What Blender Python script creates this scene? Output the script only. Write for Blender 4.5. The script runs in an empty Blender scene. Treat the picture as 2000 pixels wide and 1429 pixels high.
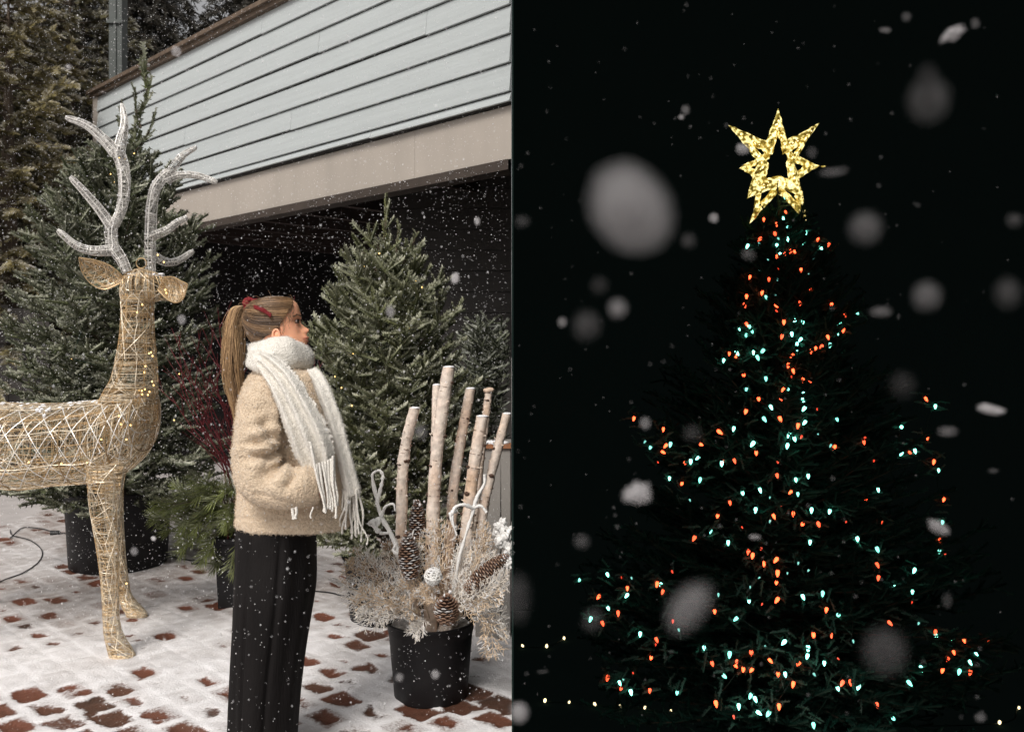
import bpy, math, random
import numpy as np
from mathutils import Vector, noise as mnoise
R = math.radians
rng = np.random.default_rng(7)
random.seed(7)
scene = bpy.context.scene
COL = scene.collection
# ------------------------------------------------------------------ camera
FPX, HY, CZ = 1700.0, 677.0, 1.51           # focal length and horizon in photo pixels, eye height
cam = bpy.data.cameras.new('camera')
camo = bpy.data.objects.new('camera', cam); COL.objects.link(camo)
camo.location = (0, 0, CZ); camo.rotation_euler = (R(90), 0, 0)
cam.sensor_width = 36; cam.lens = 36 * FPX / 2000; cam.shift_y = -(714.5 - HY) / 2000
cam.clip_start = 0.05; cam.clip_end = 500
cam.dof.use_dof = True; cam.dof.focus_distance = 3.7; cam.dof.aperture_fstop = 4.5
scene.camera = camo
# ------------------------------------------------------------------ sky, sun, exposure
SUN_EL, SUN_AZ = 48, 200                     # high behind the camera, a little to the left
w = bpy.data.worlds.new('World'); scene.world = w; w.use_nodes = True
wn = w.node_tree; bg = wn.nodes['Background']
sky = wn.nodes.new('ShaderNodeTexSky'); sky.sky_type = 'NISHITA'; sky.sun_disc = False
sky.sun_elevation = R(SUN_EL); sky.sun_rotation = R(SUN_AZ); sky.dust_density = 4; sky.air_density = 1.0
hs = wn.nodes.new('ShaderNodeHueSaturation'); hs.inputs['Saturation'].default_value = 0.12
mxw = wn.nodes.new('ShaderNodeMixRGB'); mxw.blend_type = 'MULTIPLY'; mxw.inputs[0].default_value = 1
mxw.inputs[2].default_value = (1.0, .972, .955, 1)
wn.links.new(sky.outputs[0], hs.inputs['Color']); wn.links.new(hs.outputs[0], mxw.inputs[1])
wn.links.new(mxw.outputs[0], bg.inputs[0]); bg.inputs[1].default_value = 0.088
sl = bpy.data.lights.new('sun', 'SUN'); sl.energy = 1.6; sl.angle = R(20); sl.color = (1, .95, .88)
so = bpy.data.objects.new('sun', sl); COL.objects.link(so); so.location = (-3, -5, 8)
a = R(SUN_AZ)
sd = Vector((math.sin(a) * math.cos(R(SUN_EL)), math.cos(a) * math.cos(R(SUN_EL)), math.sin(R(SUN_EL))))
so.rotation_euler = sd.to_track_quat('Z', 'Y').to_euler()
scene.view_settings.view_transform = 'Standard'; scene.view_settings.look = 'None'
scene.view_settings.exposure = 0.43; scene.view_settings.gamma = 1

# ------------------------------------------------------------------ helpers
def P(px, py, d): return np.array([(px - 1000) / FPX * d, d, CZ + (HY - py) / FPX * d])
def V3(*a): return np.array(a, float)
def nrm(v):
    v = np.asarray(v, float); n = np.linalg.norm(v, axis=-1, keepdims=True); return v / np.maximum(n, 1e-9)

class Geo:
    """collects vertices and faces (quads and triangles) with one colour attribute"""
    def __init__(s): s.v = []; s.f = []; s.c = []; s.m = []; s.n = 0
    def add(s, v, f, c=None, m=0):
        v = np.asarray(v, float).reshape(-1, 3)
        f = np.asarray(f, int)
        if c is None: c = (1., 1., 1.)
        c = np.asarray(c, float)
        if c.ndim == 1: c = np.tile(c, (len(v), 1))
        s.v.append(v); s.f.append(f + s.n); s.c.append(c); s.m.append(m); s.n += len(v)
        return s
    def build(s, name, mat, parent=None, smooth=False, raw=False):
        V = np.concatenate(s.v); C = np.concatenate(s.c)
        loops = np.concatenate([f.ravel() for f in s.f])
        tot = np.concatenate([np.full(len(f), f.shape[1]) for f in s.f])
        mi = np.concatenate([np.full(len(f), m) for f, m in zip(s.f, s.m)])
        me = bpy.data.meshes.new(name)
        me.vertices.add(len(V)); me.vertices.foreach_set('co', V.ravel())
        me.loops.add(len(loops)); me.loops.foreach_set('vertex_index', loops.astype(np.int32))
        me.polygons.add(len(tot))
        me.polygons.foreach_set('loop_start', np.concatenate([[0], np.cumsum(tot)[:-1]]).astype(np.int32))
        me.polygons.foreach_set('loop_total', tot.astype(np.int32))
        me.polygons.foreach_set('material_index', mi.astype(np.int32))
        me.polygons.foreach_set('use_smooth', np.full(len(tot), smooth))
        at = me.attributes.new('col', 'FLOAT_COLOR', 'POINT')
        at.data.foreach_set('color', np.concatenate([C, np.ones((len(C), 1))], 1).ravel())
        me.update(); me.validate()
        for m in (mat if isinstance(mat, (list, tuple)) else [mat]): me.materials.append(m)
        o = bpy.data.objects.new(name, me); COL.objects.link(o)
        if parent is not None:
            o.parent = parent
            if not raw: o.location = -Vector(parent.location) if parent.parent is None else (0, 0, 0)
        return o

def tag(o, label=None, cat=None, group=None, kind=None):
    if label: o['label'] = label
    if cat: o['category'] = cat
    if group: o['group'] = group
    if kind: o['kind'] = kind
    return o
def thing(name, loc, label, cat, group=None):
    o = bpy.data.objects.new(name, None); COL.objects.link(o); o.location = tuple(float(q) for q in loc)
    o.empty_display_size = .1
    return tag(o, label, cat, group)

def sub(o, parent):                           # make o a sub-part of the part `parent` (same coordinates)
    o.parent = parent; o.location = (0, 0, 0); return o

def spline(pts, n):
    """Catmull-Rom through the rows of pts (any number of columns)"""
    p = np.asarray(pts, float)
    if len(p) == 2: return p[0] + (p[1] - p[0]) * np.linspace(0, 1, n)[:, None]
    q = np.vstack([2 * p[0] - p[1], p, 2 * p[-1] - p[-2]])
    t = np.linspace(0, len(p) - 1, n); i = np.minimum(t.astype(int), len(p) - 2); u = (t - i)[:, None]
    a, b, c, d = q[i], q[i + 1], q[i + 2], q[i + 3]
    return .5 * (2 * b + (c - a) * u + (2 * a - 5 * b + 4 * c - d) * u**2 + (3 * b - a - 3 * c + d) * u**3)

def frames(p):
    t = nrm(np.gradient(p, axis=0)); N = np.empty_like(p)
    a = V3(0, 0, 1) if abs(t[0, 2]) < .9 else V3(1, 0, 0)
    n = nrm(np.cross(t[0], a)); N[0] = n
    for i in range(1, len(p)):
        n = n - t[i] * np.dot(n, t[i]); n = n / max(np.linalg.norm(n), 1e-9); N[i] = n
    return t, N, np.cross(t, N)

def ringfaces(nr, ns, closed=True, wrap=False):
    r = np.arange(nr if wrap else nr - 1)[:, None]; k = np.arange(ns if closed else ns - 1)[None, :]
    k2 = (k + 1) % ns; r2 = (r + 1) % nr
    return np.stack([r * ns + k, r * ns + k2, r2 * ns + k2, r2 * ns + k], -1).reshape(-1, 4)

XLIM = [99.]
def tube(g, p, r, sides=5, c=None, cap=True, m=0, bump=0):
    p = np.asarray(p, float)
    if p[:, 0].max() > XLIM[0]: return
    r = np.broadcast_to(np.asarray(r, float), (len(p),))
    t, N, B = frames(p)
    a = np.linspace(0, 2 * np.pi, sides, endpoint=False)
    rr = r[:, None, None]
    if bump: rr = rr * (1 + bump * rng.normal(size=(len(p), sides, 1)))
    v = p[:, None] + rr * (np.cos(a)[None, :, None] * N[:, None] + np.sin(a)[None, :, None] * B[:, None])
    cc = None
    if c is not None:
        c = np.asarray(c, float); cc = c if c.ndim == 1 else np.repeat(c, sides, 0)
    g.add(v.reshape(-1, 3), ringfaces(len(p), sides), cc, m)
    if cap and sides > 3:
        for e in (0, -1):
            ring = v[e]; ctr = ring.mean(0); k = np.arange(sides)
            f = np.stack([k, (k + 1) % sides, np.full(sides, sides)], 1)
            if e == 0: f = f[:, ::-1]
            ce = None if c is None else (c if np.asarray(c).ndim == 1 else np.tile(c[e], (sides + 1, 1)))
            g.add(np.vstack([ring, ctr]), f, ce, m)

def loft(g, rings, c=None, cap=True, m=0, wrap=False):
    """rings: (nr, ns, 3)"""
    rings = np.asarray(rings, float); nr, ns, _ = rings.shape
    g.add(rings.reshape(-1, 3), ringfaces(nr, ns, True, wrap), c, m)
    if cap and not wrap:
        for e in (0, -1):
            k = np.arange(ns); f = np.stack([k, (k + 1) % ns, np.full(ns, ns)], 1)
            if e == 0: f = f[:, ::-1]
            g.add(np.vstack([rings[e], rings[e].mean(0)]), f, None if (c is None or np.asarray(c).ndim > 1) else c, m)

def box(g, lo, hi, c=None, m=0, fr=None):
    lo = np.asarray(lo, float); hi = np.asarray(hi, float)
    v = np.array([[x, y, z] for z in (lo[2], hi[2]) for y in (lo[1], hi[1]) for x in (lo[0], hi[0])])
    if fr is not None: v = fr(v)
    g.add(v, [[0, 2, 3, 1], [4, 5, 7, 6], [0, 1, 5, 4], [2, 6, 7, 3], [0, 4, 6, 2], [1, 3, 7, 5]], c, m)

def lathe(g, prof, ctr, ns=40, c=None, m=0):
    a = np.linspace(0, 2 * np.pi, ns, endpoint=False)
    rings = [[(ctr[0] + r * math.cos(t), ctr[1] + r * math.sin(t), ctr[2] + z) for t in a] for r, z in prof]
    loft(g, rings, c, cap=False, m=m)

ico_cache = {}
def ico(sub_=2):
    if sub_ in ico_cache: return ico_cache[sub_]
    import bmesh
    bm = bmesh.new(); bmesh.ops.create_icosphere(bm, subdivisions=sub_, radius=1)
    v = np.array([q.co[:] for q in bm.verts]); f = np.array([[q.index for q in t.verts] for t in bm.faces]); bm.free()
    ico_cache[sub_] = (v, f); return v, f
def blob(g, ctr, r, sub_=2, lump=.0, freq=2., c=None, seed=0, m=0, rot=None):
    v, f = ico(sub_)
    if lump:
        s = np.array([mnoise.noise(Vector(q * freq + seed * 7.3)) for q in v]); v = v * (1 + lump * s[:, None])
    v = v * np.asarray(r, float)
    if rot is not None: v = v @ rot.T
    g.add(v + ctr, f, c, m)

def rotm(ax, ang):
    ax = nrm(np.asarray(ax, float)); x, y, z = ax; c, s = math.cos(ang), math.sin(ang)
    K = np.array([[0, -z, y], [z, 0, -x], [-y, x, 0]]); return np.eye(3) + s * K + (1 - c) * K @ K
def align(d, up=(0, 0, 1)):
    """batch of rotation matrices whose columns are (d, side, up')"""
    d = nrm(d); up = np.broadcast_to(np.asarray(up, float), d.shape)
    s = np.cross(up, d); bad = np.linalg.norm(s, axis=-1) < 1e-3; s[bad] = (1, 0, 0)
    s = nrm(s); u = np.cross(d, s); return np.stack([d, s, u], -1)

# ------------------------------------------------------------------ materials
def mat(name, col=(.5, .5, .5), rough=.7, attr=False, noise_=0, nscale=30, bump=0, bscale=60, metal=0,
        emit=None, estr=1, alpha=1, spec=.4, sheen=0, sss=0, stretch=None):
    m = bpy.data.materials.new(name); m.use_nodes = True; nt = m.node_tree; b = nt.nodes['Principled BSDF']
    L = nt.links.new
    b.inputs['Roughness'].default_value = rough; b.inputs['Metallic'].default_value = metal
    b.inputs['Specular IOR Level'].default_value = spec
    if sheen: b.inputs['Sheen Weight'].default_value = sheen
    if sss: b.inputs['Subsurface Weight'].default_value = sss; b.inputs['Subsurface Radius'].default_value = (.02, .008, .004)
    rgb = nt.nodes.new('ShaderNodeRGB'); rgb.outputs[0].default_value = (*col, 1); out = rgb.outputs[0]
    if attr:
        at = nt.nodes.new('ShaderNodeAttribute'); at.attribute_name = 'col'; out = at.outputs['Color']
    tc = nt.nodes.new('ShaderNodeTexCoord'); vec = tc.outputs['Object']
    if stretch:
        mp = nt.nodes.new('ShaderNodeMapping'); mp.inputs['Scale'].default_value = stretch; L(vec, mp.inputs[0]); vec = mp.outputs[0]
    if noise_:
        n = nt.nodes.new('ShaderNodeTexNoise'); n.inputs['Scale'].default_value = nscale; n.inputs['Detail'].default_value = 5
        L(vec, n.inputs['Vector'])
        mr = nt.nodes.new('ShaderNodeMapRange'); mr.inputs[1].default_value = .25; mr.inputs[2].default_value = .75
        mr.inputs[3].default_value = 1 - noise_; mr.inputs[4].default_value = 1 + noise_; L(n.outputs[0], mr.inputs[0])
        mx = nt.nodes.new('ShaderNodeMixRGB'); mx.blend_type = 'MULTIPLY'; mx.inputs[0].default_value = 1
        L(out, mx.inputs[1]); L(mr.outputs[0], mx.inputs[2]); out = mx.outputs[0]
    L(out, b.inputs['Base Color'])
    if bump:
        n = nt.nodes.new('ShaderNodeTexNoise'); n.inputs['Scale'].default_value = bscale; n.inputs['Detail'].default_value = 4
        L(vec, n.inputs['Vector'])
        bp = nt.nodes.new('ShaderNodeBump'); bp.inputs['Strength'].default_value = min(1, bump); bp.inputs['Distance'].default_value = .01 * max(1, bump)
        L(n.outputs[0], bp.inputs['Height']); L(bp.outputs[0], b.inputs['Normal'])
    if emit:
        b.inputs['Emission Color'].default_value = (*emit, 1); b.inputs['Emission Strength'].default_value = estr
    if alpha < 1: b.inputs['Alpha'].default_value = alpha
    return m
M = {}
M['siding'] = mat('painted_siding', (.455, .49, .495), .55, noise_=.07, nscale=5, bump=.25, bscale=30, stretch=(.3, .3, 8))
M['lap_shadow'] = mat('lap_shadow', (.03, .028, .027), .9)
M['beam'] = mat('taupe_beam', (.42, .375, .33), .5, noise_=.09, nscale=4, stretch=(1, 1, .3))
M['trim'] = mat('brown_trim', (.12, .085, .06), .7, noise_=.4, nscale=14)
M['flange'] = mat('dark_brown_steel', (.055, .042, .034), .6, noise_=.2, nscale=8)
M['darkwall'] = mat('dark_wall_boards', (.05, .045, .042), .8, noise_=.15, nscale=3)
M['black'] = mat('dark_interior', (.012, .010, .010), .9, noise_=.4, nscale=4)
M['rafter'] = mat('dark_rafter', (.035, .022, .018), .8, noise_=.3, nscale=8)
M['shell'] = mat('pale_plaster', (.55, .54, .52), .9)
M['night'] = mat('night_glow_black', (.010, .018, .016), 1.0, spec=0, noise_=.5, nscale=1.5, emit=(.6, 1.0, .9), estr=.0017)  # faint glow added to lift the enclosure's walls and floor off black
M['foliage'] = mat('frosted_needles', attr=True, rough=.8, noise_=.35, nscale=22, spec=.1)
M['bark'] = mat('bark', (.10, .075, .055), .9, noise_=.4, nscale=40, bump=.6, bscale=60)
M['pot'] = mat('black_plastic', (.011, .010, .011), .55, noise_=.35, nscale=9, bump=.1, bscale=40, spec=.25)
M['soil'] = mat('snowy_soil', (.35, .33, .31), .9, noise_=.5, nscale=40, bump=.5)
M['slush'] = mat('grey_slush', (.45, .42, .41), .8, noise_=.12, nscale=4, bump=.3)
M['snow'] = mat('snow', (.86, .86, .88), .75, noise_=.05, nscale=30, bump=.5, bscale=90, sss=.0)
M['wire'] = mat('gold_wire', attr=True, rough=.38, metal=.35, noise_=.3, nscale=60, spec=.5)
M['silver'] = mat('white_glitter_wire', attr=True, rough=.35, metal=.1, noise_=.3, nscale=90, spec=.7)
M['warm'] = mat('warm_led', (1, .7, .3), emit=(1, .62, .2), estr=2.0)
M['cable'] = mat('black_rubber', (.015, .015, .015), .5)
M['birch'] = mat('birch_bark', attr=True, rough=.75, noise_=.28, nscale=45, bump=.5, bscale=50)
M['spray'] = mat('dried_spray', attr=True, rough=.6, noise_=.2, nscale=80)
M['cone'] = mat('cone_scales', attr=True, rough=.6, noise_=.2, nscale=90)
M['white_wood'] = mat('white_wood', (.88, .87, .85), .6, noise_=.08, nscale=30, bump=.4, bscale=50)
M['dogwood'] = mat('red_twig', (.12, .012, .017), .5, noise_=.3, nscale=30)
M['greybox'] = mat('grey_painted_wood', (.30, .28, .26), .7, noise_=.08, nscale=7, bump=.2)
M['orange_wood'] = mat('bare_wood', (.35, .15, .07), .7, noise_=.2)
M['green_post'] = mat('green_post', (.085, .095, .09), .6, noise_=.1)
M['skin'] = mat('skin', (.95, .47, .29), .5, noise_=.06, nscale=20, sss=.15, spec=.35)
M['lip'] = mat('lip', (.58, .20, .15), .4)
M['eye'] = mat('eye', (.03, .02, .015), .25)
M['hair'] = mat('hair', attr=True, rough=.42, noise_=.15, nscale=60, spec=.5)
M['fleece'] = mat('cream_fleece', (.70, .565, .42), .95, noise_=.10, nscale=45, bump=1.0, bscale=120, sheen=.4, spec=.1)
M['fuzz'] = mat('cream_fuzz', (.73, .60, .455), .95, spec=.1, sheen=.3)
M['scarf'] = mat('white_wool', (.84, .805, .74), .95, noise_=.05, nscale=60, bump=.6, bscale=180, sheen=.6, spec=.1)
M['trouser'] = mat('black_twill', (.0075, .0062, .0062), .8, noise_=.35, nscale=12, bump=.3, bscale=160, stretch=(1, 1, .15), spec=.2)
M['velvet'] = mat('red_velvet', (.17, .006, .010), .7, noise_=.3, nscale=60, bump=.4)
M['shoe'] = mat('shoe_leather', (.02, .018, .018), .5)
M['flake'] = mat('snowflake', (.9, .9, .92), .9)
M['teal'] = mat('teal_bulb', (.3, .9, .8), .3, emit=(.25, 1.0, .78), estr=4.4)
M['red'] = mat('red_bulb', (.9, .3, .1), .3, emit=(1.0, .085, .026), estr=4.8)
M['dwarm'] = mat('warm_bulb', (.9, .8, .5), .3, emit=(1.0, .82, .45), estr=2.0)
for k_, (em, es) in {'teal': ((.22, 1.0, .76), 4.4), 'red': ((1.0, .085, .028), 5.2)}.items():
    M[k_ + '_mid'] = mat(k_ + '_bulb_mid', (.4, .5, .4), .3, emit=em, estr=es * .5); M[k_ + '_dim'] = mat(k_ + '_bulb_dim', (.4, .5, .4), .3, emit=(em[0], em[1] * .7, em[2] * .8), estr=es * .2)
M['gcable'] = mat('green_cable', (.01, .03, .02), .6)

# snow flakes that let part of what is behind them through
def flake_mat(a):
    k = 'flake_%d' % int(a * 10000)
    if k not in M:
        m = bpy.data.materials.new('thin_snow_' + k); m.use_nodes = True; nt = m.node_tree; nt.nodes.clear()
        o = nt.nodes.new('ShaderNodeOutputMaterial'); mx = nt.nodes.new('ShaderNodeMixShader'); mx.inputs[0].default_value = a
        t = nt.nodes.new('ShaderNodeBsdfTransparent'); d = nt.nodes.new('ShaderNodeBsdfDiffuse'); tr = nt.nodes.new('ShaderNodeBsdfTranslucent')
        m2 = nt.nodes.new('ShaderNodeMixShader'); m2.inputs[0].default_value = .4
        n = nt.nodes.new('ShaderNodeTexNoise'); n.inputs['Scale'].default_value = 120
        d.inputs[0].default_value = tr.inputs[0].default_value = (.9, .88, .9, 1)
        L = nt.links.new
        L(d.outputs[0], m2.inputs[1]); L(tr.outputs[0], m2.inputs[2]); L(t.outputs[0], mx.inputs[1]); L(m2.outputs[0], mx.inputs[2]); L(mx.outputs[0], o.inputs[0])
        M[k] = m
    return M[k]

# paving: brick under a broken sheet of snow (attribute r = snow cover, g = brick tone, b = wetness)
def paving_mat():
    m = bpy.data.materials.new('snowy_brick'); m.use_nodes = True; nt = m.node_tree; b = nt.nodes['Principled BSDF']; L = nt.links.new
    at = nt.nodes.new('ShaderNodeAttribute'); at.attribute_name = 'col'
    sp = nt.nodes.new('ShaderNodeSeparateColor'); L(at.outputs['Color'], sp.inputs[0])
    tc = nt.nodes.new('ShaderNodeTexCoord')
    n1 = nt.nodes.new('ShaderNodeTexNoise'); n1.inputs['Scale'].default_value = 80; n1.inputs['Detail'].default_value = 6; n1.inputs['Roughness'].default_value = .7
    L(tc.outputs['Object'], n1.inputs['Vector'])
    ma = nt.nodes.new('ShaderNodeMath'); ma.operation = 'MULTIPLY_ADD'; ma.inputs[1].default_value = 1.5; ma.inputs[2].default_value = -.75
    L(n1.outputs[0], ma.inputs[0])
    ad = nt.nodes.new('ShaderNodeMath'); ad.operation = 'ADD'; L(sp.outputs[0], ad.inputs[0]); L(ma.outputs[0], ad.inputs[1])
    mr = nt.nodes.new('ShaderNodeMapRange'); mr.interpolation_type = 'SMOOTHSTEP'; mr.inputs[1].default_value = .12; mr.inputs[2].default_value = .78
    L(ad.outputs[0], mr.inputs[0])
    cr = nt.nodes.new('ShaderNodeValToRGB'); e = cr.color_ramp.elements
    e[0].position = 0; e[0].color = (.055, .035, .025, 1); e[1].position = 1; e[1].color = (.20, .070, .042, 1)
    x = e.new(.45); x.color = (.125, .056, .036, 1)
    n2 = nt.nodes.new('ShaderNodeTexNoise'); n2.inputs['Scale'].default_value = 9; L(tc.outputs['Object'], n2.inputs['Vector'])
    a2 = nt.nodes.new('ShaderNodeMath'); a2.operation = 'MULTIPLY_ADD'; a2.inputs[1].default_value = .5; L(n2.outputs[0], a2.inputs[0])
    s2 = nt.nodes.new('ShaderNodeMath'); s2.operation = 'MULTIPLY_ADD'; s2.inputs[1].default_value = .7; s2.inputs[2].default_value = -.08
    L(sp.outputs[1], s2.inputs[0]); L(s2.outputs[0], a2.inputs[2]); L(a2.outputs[0], cr.inputs[0])
    sc_ = nt.nodes.new('ShaderNodeMixRGB'); sc_.inputs[1].default_value = (.36, .32, .30, 1); sc_.inputs[2].default_value = (.91, .895, .91, 1)
    L(sp.outputs[2], sc_.inputs[0])
    mx = nt.nodes.new('ShaderNodeMixRGB'); L(mr.outputs[0], mx.inputs[0]); L(cr.outputs[0], mx.inputs[1]); L(sc_.outputs[0], mx.inputs[2])
    L(mx.outputs[0], b.inputs['Base Color'])
    r = nt.nodes.new('ShaderNodeMapRange'); r.inputs[3].default_value = .38; r.inputs[4].default_value = .85; L(mr.outputs[0], r.inputs[0]); L(r.outputs[0], b.inputs['Roughness'])
    bp = nt.nodes.new('ShaderNodeBump'); bp.inputs['Strength'].default_value = .7; bp.inputs['Distance'].default_value = .01
    L(n1.outputs[0], bp.inputs['Height']); L(bp.outputs[0], b.inputs['Normal'])
    return m
M['paving'] = paving_mat()

def star_mat():
    m = mat('gold_garland', (.55, .40, .10), .4, noise_=.4, nscale=60, metal=.4, bump=.8, bscale=90)
    nt = m.node_tree; b = nt.nodes['Principled BSDF']; L = nt.links.new
    tc = nt.nodes.new('ShaderNodeTexCoord'); n = nt.nodes.new('ShaderNodeTexNoise'); n.inputs['Scale'].default_value = 38; n.inputs['Detail'].default_value = 4
    L(tc.outputs['Object'], n.inputs['Vector'])
    cr = nt.nodes.new('ShaderNodeValToRGB'); e = cr.color_ramp.elements
    e[0].position = .38; e[0].color = (.05, .032, .005, 1); e[1].position = .62; e[1].color = (1.5, 1.25, .55, 1)
    x = e.new(.49); x.color = (.32, .24, .04, 1)
    L(n.outputs[0], cr.inputs[0]); L(cr.outputs[0], b.inputs['Emission Color']); b.inputs['Emission Strength'].default_value = .95
    return m
M['star'] = star_mat()

def fuse(name, g, material, parent, voxel=.007, smooth_it=4, disp=None, col=None):
    """one continuous skin from overlapping closed solids"""
    tmp = g.build('tmp', material); tmp.location = (0, 0, 0)
    md = tmp.modifiers.new('r', 'REMESH'); md.mode = 'VOXEL'; md.voxel_size = voxel
    s = tmp.modifiers.new('s', 'SMOOTH'); s.factor = .5; s.iterations = smooth_it
    dg = bpy.context.evaluated_depsgraph_get(); dg.update()
    me = bpy.data.meshes.new_from_object(tmp.evaluated_get(dg)); bpy.data.objects.remove(tmp)
    me.name = name
    n = len(me.vertices); co = np.empty(n * 3); me.vertices.foreach_get('co', co); co = co.reshape(-1, 3)
    no = np.empty(n * 3); me.vertices.foreach_get('normal', no); no = no.reshape(-1, 3)
    if disp is not None:
        co = co + no * disp(co, no)[:, None]; me.vertices.foreach_set('co', co.ravel()); me.update()
    me.polygons.foreach_set('use_smooth', np.ones(len(me.polygons), bool))
    me.materials.clear()
    me.materials.append(material)
    o = bpy.data.objects.new(name, me); COL.objects.link(o); o.parent = parent
    if parent is not None: o.location = -Vector(parent.location)
    return o, co, no

# ================================================================== SETTING
# --- paving of bricks under broken snow (bricks run with the building)
UX = V3(-.7230, .6909, 0); NX = V3(-.6909, -.7230, 0)      # along the facade, out of the facade
def vnoise(x, y, s, seed=0):
    return np.array([mnoise.noise(Vector((a * s, b * s, seed))) for a, b in zip(x.ravel(), y.ravel())]).reshape(x.shape)
def hash2(a, b): 
    h = np.sin(a * 127.1 + b * 311.7) * 43758.5453; return h - np.floor(h)
def sstep(a, b, x): t = np.clip((x - a) / (b - a), 0, 1); return t * t * (3 - 2 * t)
def patch(x0, x1, y0, y1, st, name='paving'):
    xs = np.linspace(x0, x1, int((x1 - x0) / st) + 1); ys = np.linspace(y0, y1, int((y1 - y0) / st) + 1)
    X, Y = np.meshgrid(xs, ys)
    u = X * UX[0] + Y * UX[1] + .006 * vnoise(X, Y, 9, 3); v = X * NX[0] + Y * NX[1] + .006 * vnoise(X, Y, 9, 5)
    Lb, Wb = .205, .150
    row = np.floor(v / Wb); uu = u / Lb + .5 * (row % 2); cell = np.floor(uu)
    du = np.abs(uu - cell - .5) * Lb; dv = np.abs(v / Wb - row - .5) * Wb
    e = np.minimum(Lb / 2 - du, Wb / 2 - dv)
    r1 = hash2(row, cell); r2 = hash2(row + 31, cell - 17)
    big = vnoise(X, Y, .9, 1); mid = vnoise(X, Y, 3.2, 2); fine = vnoise(X, Y, 16, 4)
    near = sstep(4.25, 3.45, Y)
    leftish = sstep(-1.2, -2.4, X) * .25
    T = 1.17 - .44 * near - leftish * near - .06 * sstep(5.5, 4.6, Y) + .35 * sstep(.0, .35, vnoise(X, Y, .55, 8)) * near
    # melted round the pots
    for (px_, py_, rr_) in MELT:
        dd = np.hypot(X - px_, Y - py_); T = T - .40 * np.exp(-((dd - rr_) / .10)**2)
    E = sstep(-.01, .07, e + .012 * fine + .02 * mid) * (.30 + .62 * r1) + .50 * mid + .30 * big + .26 * fine + .55 * (r2 > .84) * np.exp(-((du / .055)**2 + (dv / .045)**2)) + .16 * vnoise(X, Y, 45, 6) - T + .30
    cover = 1 - sstep(-.16, .26, E); cover = np.maximum(cover, .15 + .30 * vnoise(X, Y, 30, 12))
    thin = sstep(4.0, 5.6, Y) * (.85 + .6 * big) + .25 * sstep(0, .3, mid)   # thin grey slush towards the building
    joint = 1 - sstep(.004, .016, e)
    h = .014 * cover * (1 - .75 * np.clip(thin, 0, 1)) + .004 * cover * fine + .004 * cover * mid - .004 * joint * (1 - .3 * cover)
    h = np.where(np.abs(cover) < .01, h - .001, h)
    cv = cover - .10 * np.clip(thin, 0, 1) * (hash2(row * 3, cell) > .55) * (fine > -.1)
    g = Geo(); nx = len(xs)
    V = np.stack([X, Y, h], -1).reshape(-1, 3)
    ins = sstep(0, .03, e); cv = cv - .44 * ins * (r1 > .15) * sstep(-.45, .15, mid + .7 * big + .25) * (.35 + .65 * near + .3 * (thin > .4)) * (.5 + r2)
    C = np.stack([cv, r2, np.clip(1 - .75 * thin - .18 * ins * (.5 + .5 * r1) + .0 * joint - .1 * r2 + .25 * (fine) , 0, 1)], -1).reshape(-1, 3)
    g.add(V, ringfaces(len(ys), nx, closed=False), C)
    return g
MELT = [(-.36, 3.78, .22), (-.80, 4.78, .26), (-2.70, 6.15, .42)]
g = patch(-4.3, -.001, 3.15, 8.6, .0125); o = g.build('paving', M['paving'], smooth=True); tag(o, kind='structure')
g = Geo()
def flat(g, x0, x1, y0, y1, z, n=1):
    xs = np.linspace(x0, x1, n + 1); ys = np.linspace(y0, y1, n + 1); X, Y = np.meshgrid(xs, ys)
    g.add(np.stack([X, Y, np.full_like(X, z)], -1).reshape(-1, 3), ringfaces(n + 1, n + 1, closed=False)[:, ::-1] * 1)
for q in ((-4.3, -.001, -60, 3.15), (-120, -4.3, -60, 120), (-4.3, -.001, 8.6, 120), (-.001, 80, -60, 1.99), (7.62, 80, 1.99, 120), (-.001, 7.62, 9.32, 120)):
    flat(g, *q, -.004)
o = g.build('ground', M['slush']); tag(o, kind='structure')

# --- the building with the light siding above an open bay
A0 = V3(0, 5.7, 0)
def FB(v):                                   # facade frame: x along, y out, z up
    v = np.array(v, float); v[..., 0] = np.maximum(v[..., 0], .005 - .9556 * np.minimum(v[..., 1], 0) if True else 0); return A0 + v[..., 0:1] * UX + v[..., 1:2] * NX + v[..., 2:3] * V3(0, 0, 1)
bld = thing('siding_building', (-2.5, 8.1, 0), 'pale grey clapboard building with taupe beam over a dark open bay', 'building')
LEN = 6.96; S0 = .004
zt, zb = 4.50, 3.11
nb = 8; hb = (zt - zb) / 7.35
joints = {0: [3.1], 1: [], 2: [2.2, 5.6], 3: [.84], 4: [4.6], 5: [2.62], 6: [], 7: [1.5]}
g = Geo()
for i in range(nb):
    z1 = zt - i * hb; z0 = max(z1 - hb, zb)
    edges = [S0] + sorted(joints.get(i, [])) + [LEN - .10]
    for k in range(len(edges) - 1):
        s0 = edges[k] + (.0015 if k else 0); s1 = edges[k + 1] - (.0015 if k < len(edges) - 2 else 0)
        n = max(2, int((s1 - s0) / .5)); ss = np.linspace(s0, s1, n)
        # lapped profile: thick lower edge
        z0 += .007; prof = [(0.004, z1 - .001), (.022, z0 + .003), (.020, z0), (.002, z0)]
        rings = np.array([[FB(np.array([s, p[0], p[1]])) for p in prof] for s in ss])
        loft(g, rings, cap=True)
g.build('siding', M['siding'], bld)
g = Geo(); box(g, (S0, -.16, zb), (LEN - .1, 0, zt), fr=FB); g.build('sheathing', M['lap_shadow'], bld)  # dark sheet behind the board gaps, shadow under the laps painted in
g = Geo(); box(g, (LEN - .10, -.18, zb - .43), (LEN, .028, zt + .0), fr=FB); box(g, (LEN - .02, -3.5, zb - .43), (LEN + .0, -.19, zt), fr=FB)
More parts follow.
